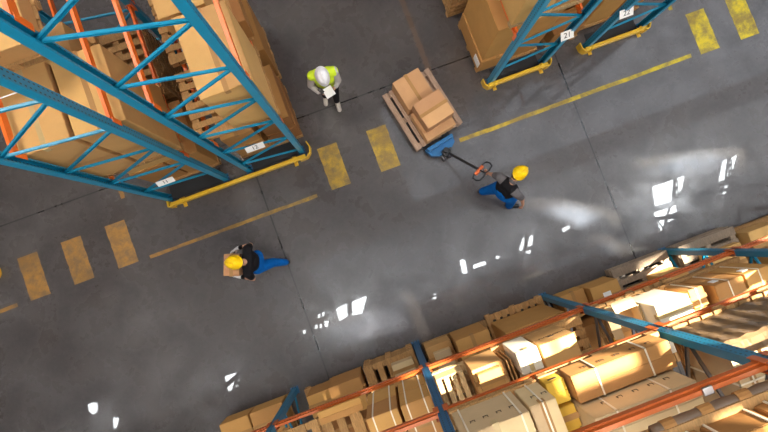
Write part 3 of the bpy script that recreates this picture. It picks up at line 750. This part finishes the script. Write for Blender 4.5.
def rack_y(label, xi, xo, ys_, H, levels, zi, zo, tone='bluep', bt='orangep', btone='blue', group=None):
    """rack whose beams run along y; xi and xo are its two rows of uprights"""
    t = thing('pallet_rack', label, 'rack', ((xi + xo) / 2, ys_[0], 0), 0, group)
    ox, oy = -(xi + xo) / 2, -ys_[0]
    lo, hi = min(xi, xo), max(xi, xo)
    for y in ys_:
        upright(t, lo + ox, y + oy, H, PI / 2, tone); upright(t, hi + ox, y + oy, H, -PI / 2, tone)
        zig(t, (xi + ox, y + oy), (xo + ox, y + oy), zi, zo, H, btone)
    for y0, y1 in zip(ys_, ys_[1:]):
        for z in levels:
            for x in (lo, hi): beam(t, (x + ox, y0 + oy + .055), (x + ox, y1 + oy - .055), z, bt)
    return t
Y3 = [2.2, 4.68, 7.16]
rl = rack_y('tall blue and orange rack run in the upper left corner, nearest the left edge', -2.22, -3.3, Y3, 6.7, (2.2, 4.3), seq(5.36), seq(4.5))
rr = rack_y('tall blue and orange rack run at the upper left, on the white-hatted man\'s side', -1.76, -.73, Y3, 7.0, (2.2, 4.3, 6.5), seq(6.25), seq(5.8))
m = MB(); m.tube([(.57, .03, 5.6), (-.57, .03, 5.6)], .006, 6); m.build('tie_rod', M['paper'], rl)
m = MB(); m.tube([(.57, .9, 3.9), (-.57, 1.25, 3.9)], .006, 6)
r1 = rack_y('blue pallet rack at the upper right nearest the loaded pallet truck', 3.05, 4.09, Y3, 6.5, (2.15, 4.3), seq(.68), seq(.97))
r2 = rack_y('blue pallet rack at the upper right, right hand run of the pair', 4.99, 6.09, Y3, 6.5, (2.15, 4.3), seq(.68), seq(.97))
# dark flat strips on the floor between the first uprights
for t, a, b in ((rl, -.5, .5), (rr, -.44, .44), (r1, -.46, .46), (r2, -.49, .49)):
    m = MB(); m.rbox(a, b, -.05, .22, .0, .02, .003); m.build('floor_strip', M['darkstrip'], t)

XF = [-4.78, -2.33, .02, 2.52, 4.91, 7.36, 9.81]
t = thing('pallet_rack', 'long blue and orange pallet rack across the bottom right of the photo', 'rack', (0, -2.42, 0))
lowrack = t
for x in XF:
    tn = 'lowblue' if x != .02 else 'deepblue'
    upright(t, x, .52, 6.6, 0, tn); upright(t, x, -.53, 6.6, PI, tn)
    zig(t, (x, .52), (x, -.53), seq(1.26), seq(.65), 6.6, 'blue' if x < 2 else 'blue' if x > 4 else 'steel')
for x0, x1 in zip(XF, XF[1:]):
    for z in (2.1, 4.2, 5.85):
        if (z > 5 and not 0 < x0 < 4) or (z > 4 and x0 < -4): continue
        for y in (.535, -.545): beam(t, (x0 + .055, y), (x1 - .055, y), z, 'rust')
m = MB(); m.rbox(1.92, 2.0, .505, .565, 5.84, 5.87, .004); m.build('beam_clip', M['steel'], t)

# yellow rack end guards
def guard(label, x0, x1, y, curl=False):
    t = thing('rack_guard', label, 'guard', ((x0 + x1) / 2, y, 0))
    L = (x1 - x0) / 2
    m = MB()
    m.rbox(-L, L, -.035, .035, .05, .17, .012)
    m.build('rail', M['yellow'], t)
    for s in (-1, 1):
        f = MB()
        if curl:
            pts = [(s * (L - .12), -.045), (s * (L + .02), -.04), (s * (L + .10), .03), (s * (L + .13), .13), (s * (L + .10), .24)]
        else:
            pts = [(s * (L - .06), -.04), (s * (L + .02), -.035), (s * (L + .07), .03), (s * (L + .075), .14)]
        if curl and s < 0: pts = [(-L + .06, -.045), (-L - .03, -.03), (-L - .02, .08)]
        for p, q in zip(pts, pts[1:]): f.bar((*p, .10), (*q, .10), .022, .2)
        f.build('end_wing', M['yellow'], t)
        f = MB(); cx = s * (L - (.22 if curl else .12))
        f.rbox(cx - .035, cx + .035, -.1, .09, 0, .012, .002); f.rbox(cx - .02, cx + .02, -.05, .05, .01, .18, .004)
        for yy in (-.08,): f.tube([(cx, yy, .01), (cx, yy, .03)], .012, 6)
        f.build('foot', M['yellow'], t)
guard('long yellow rack guard rail along the foot of the two upper left racks', -3.3, -.68, 2.05, True)
guard('short yellow rack guard rail at the foot of the rack nearest the pallet truck', 2.96, 4.14, 2.11)
guard('short yellow rack guard rail at the foot of the rightmost upper rack', 4.90, 6.14, 2.12)
guard('yellow rack guard end at the far left edge of the photo', -7.35, -6.72, 1.93)

# aisle number plates
def text_mesh(s, size, parent, loc, rot, mat, name='lettering'):
    cu = bpy.data.curves.new(name, 'FONT'); cu.body = s; cu.size = size; cu.extrude = .001; cu.align_x = 'CENTER'; cu.align_y = 'CENTER'
    tmp = bpy.data.objects.new('tmp', cu); C.objects.link(tmp)
    me = bpy.data.meshes.new_from_object(tmp.evaluated_get(bpy.context.evaluated_depsgraph_get()))
    bpy.data.objects.remove(tmp); me.materials.clear(); me.materials.append(mat)
    o = bpy.data.objects.new(name, me); C.objects.link(o); o.location = loc; o.rotation_euler = rot; o.parent = parent
def plate(label, x, y, z, txt, w=.3, h=.2, tilt=1.0, rz=0):
    t = thing('number_sign', label, 'sign', (x, y, z), rz)
    t.rotation_euler = (tilt, 0, rz)
    m = MB(); m.rbox(-w / 2, w / 2, -h / 2, h / 2, -.003, .003, .001); m.build('plate', M['paper'], t)
    text_mesh(txt, h * .85, t, (0, 0, .004), (0, 0, 0), M['ink'])
    m = MB(); m.box(-.02, .02, -.01, .035, -.05, -.003); m.build('bracket', M['blue'], t)
plate('white number plate on the upper left rack, right of the two', -1.27, 2.13, 1.65, '12', .30, .12)
plate('white number plate on the upper left rack, left of the two', -2.78, 2.13, 1.55, '11', .28, .11)
plate('small white number plate on the first upper right rack post by the gap', 3.98, 2.12, 1.62, '21', .22, .15, .75)
plate('white number plate on the left post of the last upper right rack', 4.98, 2.12, 1.66, '22', .24, .14, .75)

# ------------------------------------------------------------------ people
def blob(name, segs, mat, parent, voxel=.011, smooth=4, ico=2):
    """one continuous surface over tapered capsules: segs = (p, r, q, r2)"""
    bm = bmesh.new()
    for s in segs:
        p, r1, q, r2 = Vector(s[0]), s[1], Vector(s[2]), s[3]
        n = 14; d = q - p; L = d.length
        rot = (d.to_track_quat('Z', 'Y') if L > 1e-5 else Vector((0, 0, 1)).to_track_quat('Z', 'Y')).to_matrix()
        rings = []
        for k in range(6):
            a = -PI / 2 + (PI / 2) * k / 5 + 0.0; rings.append((r1 * math.sin(a), r1 * math.cos(a)))
        for k in range(6):
            a = (PI / 2) * k / 5; rings.append((L + r2 * math.sin(a), r2 * math.cos(a)))
        vv = []
        for zz, rr in rings:
            rr = max(rr, 1e-4)
            vv.append([bm.verts.new(p + rot @ Vector((rr * math.cos(2 * PI * j / n), rr * math.sin(2 * PI * j / n), zz))) for j in range(n)])
        for i in range(len(vv) - 1):
            for j in range(n): bm.faces.new((vv[i][j], vv[i][(j + 1) % n], vv[i + 1][(j + 1) % n], vv[i + 1][j]))
        bm.faces.new(vv[0][::-1]); bm.faces.new(vv[-1])
    me = bpy.data.meshes.new(name); bm.to_mesh(me); bm.free()
    o = bpy.data.objects.new(name, me); C.objects.link(o)
    r = o.modifiers.new('r', 'REMESH'); r.mode = 'VOXEL'; r.voxel_size = voxel
    sm = o.modifiers.new('s', 'SMOOTH'); sm.factor = .5; sm.iterations = smooth
    me2 = bpy.data.meshes.new_from_object(o.evaluated_get(bpy.context.evaluated_depsgraph_get()))
    bpy.data.objects.remove(o)
    me2.materials.clear(); me2.materials.append(mat); me2.polygons.foreach_set('use_smooth', [True] * len(me2.polygons))
    me2.name = name
    o = bpy.data.objects.new(name, me2); C.objects.link(o)
    if parent: o.parent = parent
    return o
V = Vector
def finger_segs(hand, wrist, palm_n, thumb_side, curl=.8, r=.0085, L=1.0):
    """palm and five curled fingers as capsules. hand: palm centre, palm_n: direction the palm faces"""
    hand = V(hand); f = (hand - V(wrist)).normalized(); n = V(palm_n); n = (n - f * n.dot(f)).normalized(); s = f.cross(n) * thumb_side
    S = []
    for k in (-1.1, -.35, .4, 1.1):
        S.append((hand - f * .035 + s * .014 * k, .015, hand + f * .035 + s * .021 * k, .0125))
    for i, k in enumerate((1.2, .42, -.38, -1.12)):
        b = hand + f * .04 + s * .021 * k
        l = (.038, .043, .041, .032)[i]; a = 0; p = b
        for j in range(3):
            a += curl * (.55, .75, .6)[j]
            q = p + (f * math.cos(a) + n * math.sin(a)) * l * (1, .68, .55)[j]
            S.append((p, r * (1, .95, .88)[j], q, r * (.95, .88, .75)[j])); p = q
    b = hand - f * .028 + s * .022; t1 = b + (s * .8 + f * .45 + n * .35).normalized() * .04; t2 = t1 + (s * .25 + f * .7 + n * .6).normalized() * .032
    S += [(b, .014, t1, .0115), (t1, .011, t2, .009)]
    return S
def head_segs(h, f, up):
    """skull, jaw, nose, ears"""
    h = V(h); f = V(f).normalized(); up = V(up); up = (up - f * up.dot(f)).normalized(); s = f.cross(up)
    S = [(h + up * .03 - f * .02, .083, h + up * .03 + f * .015, .08), (h - up * .03 + f * .02, .062, h - up * .075 + f * .045, .042),
         (h - up * .01 + f * .075, .016, h - up * .035 + f * .10, .014)]
    for q in (-1, 1):
        S.append((h - up * .02 + s * q * .078 - f * .005, .012, h + up * .02 + s * q * .084 - f * .012, .014))
        S.append((h - up * .035 + s * q * .035 + f * .055, .02, h - up * .01 + s * q * .05 + f * .04, .02))
    return S
def face_parts(parent, h, f, up):
    h = V(h); f = V(f).normalized(); up = V(up); up = (up - f * up.dot(f)).normalized(); s = f.cross(up)
    for q in (-1, 1):
        blob('eye', [(h + up * .0 + s * q * .03 + f * .078, .011, h + s * q * .031 + f * .079, .011)], M['eye'], parent, .004, 1)
        blob('eyebrow', [(h + up * .022 + s * q * .018 + f * .088, .005, h + up * .02 + s * q * .045 + f * .075, .004)], M['hair'], parent, .003, 1)
    blob('mouth', [(h - up * .062 - s * .018 + f * .078, .006, h - up * .062 + s * .018 + f * .078, .006)], M['lip'], parent, .003, 1)
def hard_hat(parent, h, f, up, mat, label):
    h = V(h); f = V(f).normalized(); up = V(up); up = (up - f * up.dot(f)).normalized(); s = f.cross(up)
    c = h + up * .045
    R_ = Matrix((s, f, up)).transposed().to_4x4(); R_.translation = c
    m = MB(); n = 40; prof = [(0, .125), (.35, .121), (.62, .108), (.83, .082), (.95, .05), (1.0, .012), (1.0, 0)]
    vs = []
    for k, (rr, zz) in enumerate(prof):
        for j in range(n):
            a = 2 * PI * j / n; x, y = math.cos(a), math.sin(a)
            vs.append(R_ @ V((x * .103 * rr, y * .142 * rr, zz + (.012 if abs(x) < .16 and rr < .9 else 0))))
    brim = []
    for (e, zz) in ((1.0, -.003), (1.10, -.008), (1.10, -.013), (.98, -.01)):
        for j in range(n):
            a = 2 * PI * j / n; x, y = math.cos(a), math.sin(a)
            pk = max(0, y) ** 1.1 * .030 if e > 1.05 else 0
            vs.append(R_ @ V((x * .103 * e, y * .142 * e + pk, zz - pk * .25)))
    fs = []
    K_ = len(prof) + 4
    for k in range(K_ - 1):
        for j in range(n): fs.append((k * n + j, k * n + (j + 1) % n, (k + 1) * n + (j + 1) % n, (k + 1) * n + j))
    m.add(vs, fs)
    o = m.build('hard_hat', mat, parent, smooth=True); o['label'] = label
    r = MB()
    pts = [R_ @ V((0, y_ * .142, .128 * math.sqrt(max(0, 1 - y_ * y_ * .98)) + .006)) for y_ in [q / 6 for q in range(-5, 6)]]
    r.tube(pts, .012, 8); 
    for q in (-1, 1):
        r.tube([R_ @ V((q * .05, y_ * .142, .125 * math.sqrt(max(0, .83 - y_ * y_ * .98)) + .002)) for y_ in [w_ / 6 for w_ in range(-4, 5)]], .005, 6)
    r.build('ridge', mat, o, smooth=True)
    return o
def person(label, J, hat, hatlabel, up=(0, 0, 1)):
    """J: joints in world metres"""
    g = V(J['ground'])
    t = thing('person', label, 'person', g)
    j = {k: V(v) - g if k not in ('face', 'chest_dir', 'palmL', 'palmR', 'headup') else V(v) for k, v in J.items()}
    cd = j['chest_dir'].normalized(); sh = (j['Rsh'] - j['Lsh']).normalized()
    hp = (j['Rhip'] - j['Lhip']).normalized()
    S = []
    mid = (j['Lsh'] + j['Rsh']) / 2; chest = mid.lerp(j['pelvis'], .3) + cd * .01; waist = mid.lerp(j['pelvis'], .68)
    S += [(j['pelvis'] + hp * .05, .105, j['pelvis'] - hp * .05, .105), (waist + sh * .04, .098, waist - sh * .04, .098),
          (waist + sh * .04, .098, chest + sh * .055, .112), (waist - sh * .04, .098, chest - sh * .055, .112),
          (j['pelvis'] + hp * .05, .105, waist + sh * .04, .098), (j['pelvis'] - hp * .05, .105, waist - sh * .04, .098),
          (chest + sh * .055, .112, mid + sh * .09, .072), (chest - sh * .055, .112, mid - sh * .09, .072), (mid + sh * .09, .07, mid - sh * .09, .07),
          (mid, .062, j['neck'], .055), (j['neck'], .055, j['head'] - V((0, 0, .05)), .052)]
    limbs = {}
    for q in 'LR':
        limbs[q + 'arm'] = [(mid.lerp(j[q + 'sh'], .6), .062, j[q + 'sh'], .057), (j[q + 'sh'], .055, j[q + 'el'], .041)]
        limbs[q + 'fore'] = [(j[q + 'el'], .041, j[q + 'wr'], .027)]
        limbs[q + 'thigh'] = [(j[q + 'hip'], .088, j[q + 'knee'], .06)]
        limbs[q + 'calf'] = [(j[q + 'knee'], .058, j[q + 'ank'], .038)]
        foot = [(j[q + 'ank'] - V((0, 0, .03)), .038, j[q + 'toe'] + V((0, 0, .012)), .032)]
        limbs[q + 'foot'] = foot
        S += limbs[q + 'arm'] + limbs[q + 'fore'] + limbs[q + 'thigh'] + limbs[q + 'calf'] + foot
    S += head_segs(j['head'], j['face'], j.get('headup', V((0, 0, 1))))
    for q, sd in (('L', 1), ('R', -1)):
        S += [(j[q + 'wr'], .026, j[q + 'hand'] - (j[q + 'hand'] - j[q + 'wr']).normalized() * .03, .02)]
        S += finger_segs(j[q + 'hand'], j[q + 'wr'], j['palm' + q], sd * 1, J_curl.get(q, .8))
    blob('body', S, M['skin'], t, .0065, 2)
    face_parts(t, j['head'], j['face'], j.get('headup', V((0, 0, 1))))
    hu = j.get('headup', V((0, 0, 1))); hf = j['face'].normalized(); hu = (hu - hf * hu.dot(hf)).normalized()
    blob('hair', [(j['head'] + hu * .035 - hf * .03, .088, j['head'] + hu * .0 - hf * .045, .078)], M['hair'], t, .01, 2)
    hard_hat(t, j['head'], j['face'], hu, hat, hatlabel)
    return t, j, limbs, mid, chest, waist, cd, sh, hp
def grow(segs, d): return [(p, r + d, q, r2 + d) for p, r, q, r2 in segs]
def torso(j, mid, chest, waist, sh, hp, d, low=0.0):
    pv = j['pelvis']
    return grow([(pv + hp * .05, .105 - low, pv - hp * .05, .105 - low), (waist + sh * .04, .098, chest + sh * .055, .112), (waist - sh * .04, .098, chest - sh * .055, .112), (waist + sh * .04, .1, waist - sh * .04, .1), (chest + sh * .05, .112, chest - sh * .05, .112),
                 (pv + hp * .05, .1, waist + sh * .04, .098), (pv - hp * .05, .1, waist - sh * .04, .098),
                 (chest + sh * .055, .112, mid + sh * .09, .072), (chest - sh * .055, .112, mid - sh * .09, .072), (mid + sh * .09, .07, mid - sh * .09, .07), (mid, .07, mid, .07)], d)
def upper(j, mid, chest, waist, sh, hp, d):
    w2 = waist.lerp(chest, .35)
    return grow([(w2 + sh * .04, .1, chest + sh * .055, .112), (w2 - sh * .04, .1, chest - sh * .055, .112), (w2 + sh * .04, .1, w2 - sh * .04, .1), (chest + sh * .05, .112, chest - sh * .05, .112),
                 (chest + sh * .055, .112, mid + sh * .09, .072), (chest - sh * .055, .112, mid - sh * .09, .072), (mid + sh * .09, .07, mid - sh * .09, .07), (mid, .07, mid, .07)], d)
def shoes(j, t, mat):
    for q in 'LR':
        a = j[q + 'ank']; to = j[q + 'toe']; hd = (to - a); hd.z = 0; hd.normalize()
        o = blob('shoe', [(V((a.x, a.y, a.z - .02)), .047, V((to.x, to.y, to.z + .018)), .042), (V((a.x, a.y, a.z - .035)) - hd * .035, .042, V((a.x, a.y, a.z - .03)), .045), (a + V((0, 0, .03)), .048, a - V((0, 0, .02)), .05)], mat, t, .01, 2)

# man in the white hat, reading a notepad
J_curl = {'L': .75, 'R': .9}
t, j, L, mid, chest, waist, cd, sh, hp = person(
    'man in white hard hat and yellow reflective vest standing and writing on a pad',
    dict(ground=(.12, 2.9, 0), chest_dir=(.08, -1, -.1), face=(.02, -1, -.75), headup=(0, -.5, .85), head=(.10, 2.86, 1.62), neck=(.12, 2.96, 1.47),
         Lsh=(.305, 2.93, 1.40), Rsh=(-.06, 2.98, 1.40), pelvis=(.15, 2.98, .93), Lhip=(.24, 2.96, .9), Rhip=(.06, 2.99, .9),
         Lknee=(.23, 2.88, .5), Rknee=(.05, 2.97, .5), Lank=(.21, 2.82, .09), Rank=(.04, 2.99, .09), Ltoe=(.20, 2.66, .03), Rtoe=(.0, 2.85, .03),
         Lel=(.33, 2.85, 1.12), Rel=(-.13, 2.93, 1.12), Lwr=(.26, 2.77, 1.12), Rwr=(-.05, 2.78, 1.12), Lhand=(.19, 2.735, 1.12), Rhand=(.025, 2.77, 1.13),
         palmL=(-.3, 0, .95), palmR=(.3, 0, -.9)), M['hatwhite'], 'white hard hat')
shirt = blob('shirt', torso(j, mid, chest, waist, sh, hp, .012) + grow(L['Larm'] + L['Rarm'], .016) + grow(L['Lfore'], .014) + grow(L['Rfore'], .014), M['palecloth'], t, .01, 3)
vest = blob('safety_vest', torso(j, mid, chest, waist, sh, hp, .026, .0) + [(mid + sh * .175, .084, mid - sh * .175, .084), (mid + sh * .12, .09, chest + sh * .10, .10), (mid - sh * .12, .09, chest - sh * .10, .10), (chest + sh * .1, .10, waist + sh * .09, .105), (chest - sh * .1, .10, waist - sh * .09, .105), (waist + sh * .09, .105, j['pelvis'] + hp * .09, .11), (waist - sh * .09, .105, j['pelvis'] - hp * .09, .11), (j['pelvis'] + hp * .09, .11, j['pelvis'] - hp * .09, .11)], M['vest'], t, .01, 2)
blob('trousers', grow([(j['pelvis'] + hp * .04, .1, j['pelvis'] - hp * .04, .1)] + L['Lthigh'] + L['Rthigh'] + L['Lcalf'] + L['Rcalf'], .014), M['blackcloth'], t, .011, 3)
shoes(j, t, M['sole'])
blob('collar', [(j['neck'] + V((.045, .0, -.02)), .024, j['neck'] + V((-.045, .0, -.02)), .024), (j['neck'] + V((.03, .05, -.02)), .022, j['neck'] + V((-.03, .05, -.02)), .022)], M['palecloth'], t, .008, 2)
n_ = thing('notepad', 'white notepad held by the man in the white hard hat', 'notepad', (.115, 2.705, 1.175), .22)
n_.rotation_euler.x = .25
m = MB(); m.rbox(-.088, .088, -.09, .09, 0, .006, .002); m.build('backing_board', M['black'], n_)
m = MB(); m.rbox(-.082, .082, -.086, .082, .006, .014, .001); m.build('sheets', M['paper'], n_)
n_ = thing('handheld_scanner', 'small black handheld scanner in the hand of the man in the white hat', 'scanner', (.0, 2.76, 1.175), .5)
m = MB(); m.rbox(-.03, .03, -.055, .055, 0, .035, .008); m.build('body', M['black'], n_)
m = MB(); m.rbox(-.02, .02, .01, .045, .034, .038, .001); m.build('screen', M['greycloth'], n_)

# man on the left carrying a carton
J_curl = {'L': .9, 'R': .9}
t, j, L, mid, chest, waist, cd, sh, hp = person(
    'man in yellow hard hat, black T-shirt and blue trousers walking left with a carton',
    dict(ground=(-2.05, .5, 0), chest_dir=(-.937, .349, -.1), face=(-.90, .335, -.45), headup=(-.3, .1, .9), head=(-2.15, .555, 1.60), neck=(-2.07, .525, 1.46),
         Rsh=(-1.97, .70, 1.39), Lsh=(-2.09, .34, 1.39), pelvis=(-2.00, .48, .95), Rhip=(-1.97, .57, .92), Lhip=(-2.03, .39, .92),
         Lknee=(-1.83, .40, .50), Lank=(-1.68, .34, .17), Ltoe=(-1.80, .40, .03), Rknee=(-2.16, .62, .52), Rank=(-2.22, .65, .09), Rtoe=(-2.37, .70, .03),
         Rel=(-1.96, .77, 1.13), Lel=(-2.10, .24, 1.13), Rwr=(-2.17, .80, 1.07), Lwr=(-2.29, .34, 1.07), Rhand=(-2.255, .785, 1.06), Lhand=(-2.37, .375, 1.06),
         palmL=(.3, .9, 0), palmR=(-.3, -.9, 0)), M['hatyellow'], 'yellow hard hat')
blob('t_shirt', upper(j, mid, chest, waist, sh, hp, .018) + grow([(a, r, a.lerp(b, .62) if i else b, r2) for q in ('Larm', 'Rarm') for i, (a, r, b, r2) in enumerate(L[q])], .02), M['blackcloth'], t, .01, 3)
blob('trousers', grow([(j['pelvis'] + hp * .04, .108, j['pelvis'] - hp * .04, .108), (j['pelvis'] + hp * .04, .1, waist + sh * .04, .098), (j['pelvis'] - hp * .04, .1, waist - sh * .04, .098), (waist + sh * .04, .098, waist - sh * .04, .098)] + L['Lthigh'] + L['Rthigh'] + L['Lcalf'] + L['Rcalf'], .022), M['trouserblue'], t, .011, 2)
shoes(j, t, M['rubber'])
for q in 'LR':
    w_ = j[q + 'wr']; h_ = j[q + 'hand']; g_ = []
    g_ = [(w_, .034, h_ - (h_ - w_) * .3, .03)] + grow(finger_segs(h_, w_, j['palm' + q], 1 if q == 'L' else -1, .9), .004)
    o = blob('glove', g_, M['glove'], t, .006, 2); o['label'] = 'white work glove'
    blob('cuff', [(w_.lerp(j[q + 'el'], .14), .037, w_.lerp(j[q + 'el'], .3), .038)], M['blackcloth'], o, .008, 2)
c_ = carton(-2.68, -2.42, .41, .77, 0, .26, 'small reddish brown carton in the arms of the man on the left', 'pink', 'y')
c_.location = (-2.33, .565, .98); c_.rotation_euler.z = -.356

# man pulling the pallet truck
J_curl = {'L': 1.25, 'R': .7}
t, j, L, mid, chest, waist, cd, sh, hp = person(
    'man in yellow hard hat and blue overalls pulling the pallet truck behind him',
    dict(ground=(2.35, .1, 0), chest_dir=(.88, .40, -.2), face=(.86, .25, -.55), headup=(.5, .1, .8), head=(2.45, .32, 1.58), neck=(2.38, .25, 1.44),
         Lsh=(2.22, .38, 1.37), Rsh=(2.38, .03, 1.36), pelvis=(2.30, .16, .95), Lhip=(2.29, .24, .92), Rhip=(2.33, .07, .92),
         Lknee=(2.22, .27, .5), Lank=(2.14, .30, .16), Ltoe=(2.24, .26, .03), Rknee=(2.50, -.01, .53), Rank=(2.52, -.11, .09), Rtoe=(2.67, -.17, .03),
         Lel=(2.20, .46, 1.14), Lwr=(2.175, .515, .98), Lhand=(2.15, .565, .93), Rel=(2.50, -.06, 1.12), Rwr=(2.53, -.16, .93), Rhand=(2.535, -.19, .86),
         palmL=(.2, .4, -.9), palmR=(-.3, .4, 0)), M['hatyellow'], 'yellow hard hat')
blob('t_shirt', torso(j, mid, chest, waist, sh, hp, .012) + grow([(a, r, a.lerp(b, .8) if i else b, r2) for q in ('Larm', 'Rarm') for i, (a, r, b, r2) in enumerate(L[q])], .018) + [(j['neck'] - V((0, 0, .03)), .07, j['neck'], .066)], M['greycloth'], t, .01, 3)
o = blob('overalls', grow([(j['pelvis'] + hp * .04, .112, j['pelvis'] - hp * .04, .112), (j['pelvis'], .12, waist, .118)] + L['Lthigh'] + L['Rthigh'] + L['Lcalf'] + L['Rcalf'], .034), M['trouserblue'], t, .011, 2)
blob('bib', [(waist + sh * .03, .122, chest + sh * .06, .135), (waist - sh * .03, .122, chest - sh * .06, .135), (chest + sh * .06, .135, mid + sh * .07 , .094), (chest - sh * .06, .135, mid - sh * .07, .094), (chest + sh * .06, .14, chest - sh * .06, .14), (mid + sh * .07, .09, mid - sh * .07, .09), (waist + sh * .05, .125, waist - sh * .05, .125)], M['blackcloth'], o, .01, 2)
shoes(j, t, M['black'])

# ------------------------------------------------------------------ pallet truck
t = thing('pallet_truck', 'blue hand pallet truck with a long black handle under the loaded pallet', 'pallet truck', (1.72, 1.30, 0), math.radians(11.5))
for s_ in (-.2, .2):     # local +y points under the pallet
    m = MB(); m.rbox(s_ - .08, s_ + .08, .12, 1.2, .035, .085, .012); m.build('fork', M['black'], t)
    m = MB(); m.tube([(s_ - .05, 1.0, .04), (s_ + .05, 1.0, .04)], .04, 16); m.build('roller', M['rubber'], t)
m = MB()
m.prism([(-.29, .13), (.29, .13), (.25, -.02), (.12, -.10), (-.12, -.10), (-.25, -.02)], .09, .24)
m.rbox(-.26, .26, .06, .13, .04, .34, .01)
m.build('chassis', M['jackblue'], t)
m = MB(); m.tube([(0, -.08, .06), (0, -.08, .42)], [.055, .045], 16); m.rbox(-.07, .07, -.17, -.05, .18, .34, .015); m.tube([(.09, -.1, .1), (.09, -.1, .36)], .03, 10); m.build('pump', M['black'], t, smooth=False)
for s_ in (-.055, .055):
    m = MB(); m.tube([(s_ - .028, -.13, .09), (s_ + .028, -.13, .09)], .09, 20); m.build('wheel', M['steel'], t)
inv = (Matrix.Translation((1.72, 1.30, 0)) @ Matrix.Rotation(math.radians(11.5), 4, 'Z')).inverted()
def loc(*p): return inv @ V(p)
A = loc(1.78, 1.15, .33); B = loc(2.06, .645, .88)
m = MB(); m.tube([A, B], .024, 12); m.build('handle_bar', M['black'], t)
dirv = (B - A).normalized(); sd = dirv.cross(V((0, 0, 1))).normalized()
def H_(u, v): return B + sd * u + dirv * v
m = MB(); m.tube([H_(*p) for p in ((-.03, .0), (-.12, -.02), (-.185, .02), (-.19, .09), (-.16, .16), (-.08, .175), (0, .15), (.08, .175), (.16, .16), (.19, .09), (.185, .02), (.12, -.02), (.03, .0))], .0125, 10, True); m.tube([H_(0, 0), H_(0, .15)], .016, 10)
o = m.build('handle_loop', M['black'], t)
m = MB(); m.rbox(-.026, .026, -.10, .10, -.022, .022, .01, Matrix.Translation(H_(.01, .005)) @ Matrix((dirv, sd, dirv.cross(sd))).transposed().to_4x4()); m.build('control_grip', M['redgrip'], o)


# ------------------------------------------------------------------ camera
F = 540.0
d = Vector(((379 - 384) / F, -(247.5 - 216) / F, -1)).normalized()
Zc = -d; a = math.radians(20.4)
Xc = Vector((math.cos(a), math.sin(a), 0)); Xc = (Xc - Zc * Xc.dot(Zc)).normalized(); Yc = Zc.cross(Xc)
R = Matrix((Xc, Yc, Zc))                    # world = R @ camera
cam = bpy.data.objects.new('camera', bpy.data.cameras.new('camera')); C.objects.link(cam)
cam.matrix_world = Matrix.Translation((0, 0, 10)) @ R.to_4x4()
cam.data.sensor_width = 36; cam.data.lens = F / 768 * 36; cam.data.clip_end = 200
sc.camera = cam

# ------------------------------------------------------------------ light
def area(name, loc, sx, sy, power, col=(1, 1, 1)):
    l = bpy.data.lights.new(name, 'AREA'); l.shape = 'RECTANGLE'; l.size = sx; l.size_y = sy; l.energy = power; l.color = col
    o = bpy.data.objects.new(name, l); C.objects.link(o); o.location = loc
    return o
def rows(x0, x1, y0, y1, L, col, soft=4, step=(.9, .35), z=12.3):
    """a row of roof lights, brighter towards its middle; L = radiance"""
    for k in range(soft):
        ax0, ax1, ay0, ay1 = x0 + step[0] * k, x1 - step[0] * k, y0 + step[1] * k, y1 - step[1] * k
        if ax1 - ax0 < .2 or ay1 - ay0 < .1: break
        area('roof_light_row', ((ax0 + ax1) / 2, (ay0 + ay1) / 2, z), ax1 - ax0, ay1 - ay0, L / soft * math.pi * (ax1 - ax0) * (ay1 - ay0), col)
area('hall_fill', (0, 0, 12.45), 60, 44, 8294 * .20, (1, .91, .85))  # unseen fill standing in for the hall's ambient light
area('rack_fill', (-2.9, 6.3, 12.2), 2.6, 2.6, 640, (1, .93, .82))  # added fill lamp, brightens the upper left goods
area('rack_fill', (3.5, -5.3, 12.2), 15, 1.5, 900, (1, .90, .72))  # added fill lamp, lifts the carton tops of the lower rack
rows(2, 26, 1.25, 5.4, 9, (.78, .88, 1), 5, (1.8, .36))
rows(-3, 26, -4.6, .30, 7.5, (.84, .92, 1), 6, (1.8, .3))
rows(-12, 8, -3.2, .8, 2.0, (1, .95, .92), 5, (1.8, .3))
s = bpy.data.lights.new('sun', 'SUN'); s.energy = 42; s.angle = .014; s.color = (1, .9, .72)
so = bpy.data.objects.new('sun', s); C.objects.link(so); so.rotation_euler = SUN.to_track_quat('-Z', 'Y').to_euler(); so.location = (8, 4, 14)
w = bpy.data.worlds.new('world'); sc.world = w; w.use_nodes = True
w.node_tree.nodes['Background'].inputs[0].default_value = (.9, .9, 1, 1)
w.node_tree.nodes['Background'].inputs[1].default_value = .45
sc.view_settings.view_transform = 'Standard'; sc.view_settings.look = 'None'; sc.view_settings.exposure = 0; sc.view_settings.gamma = 1
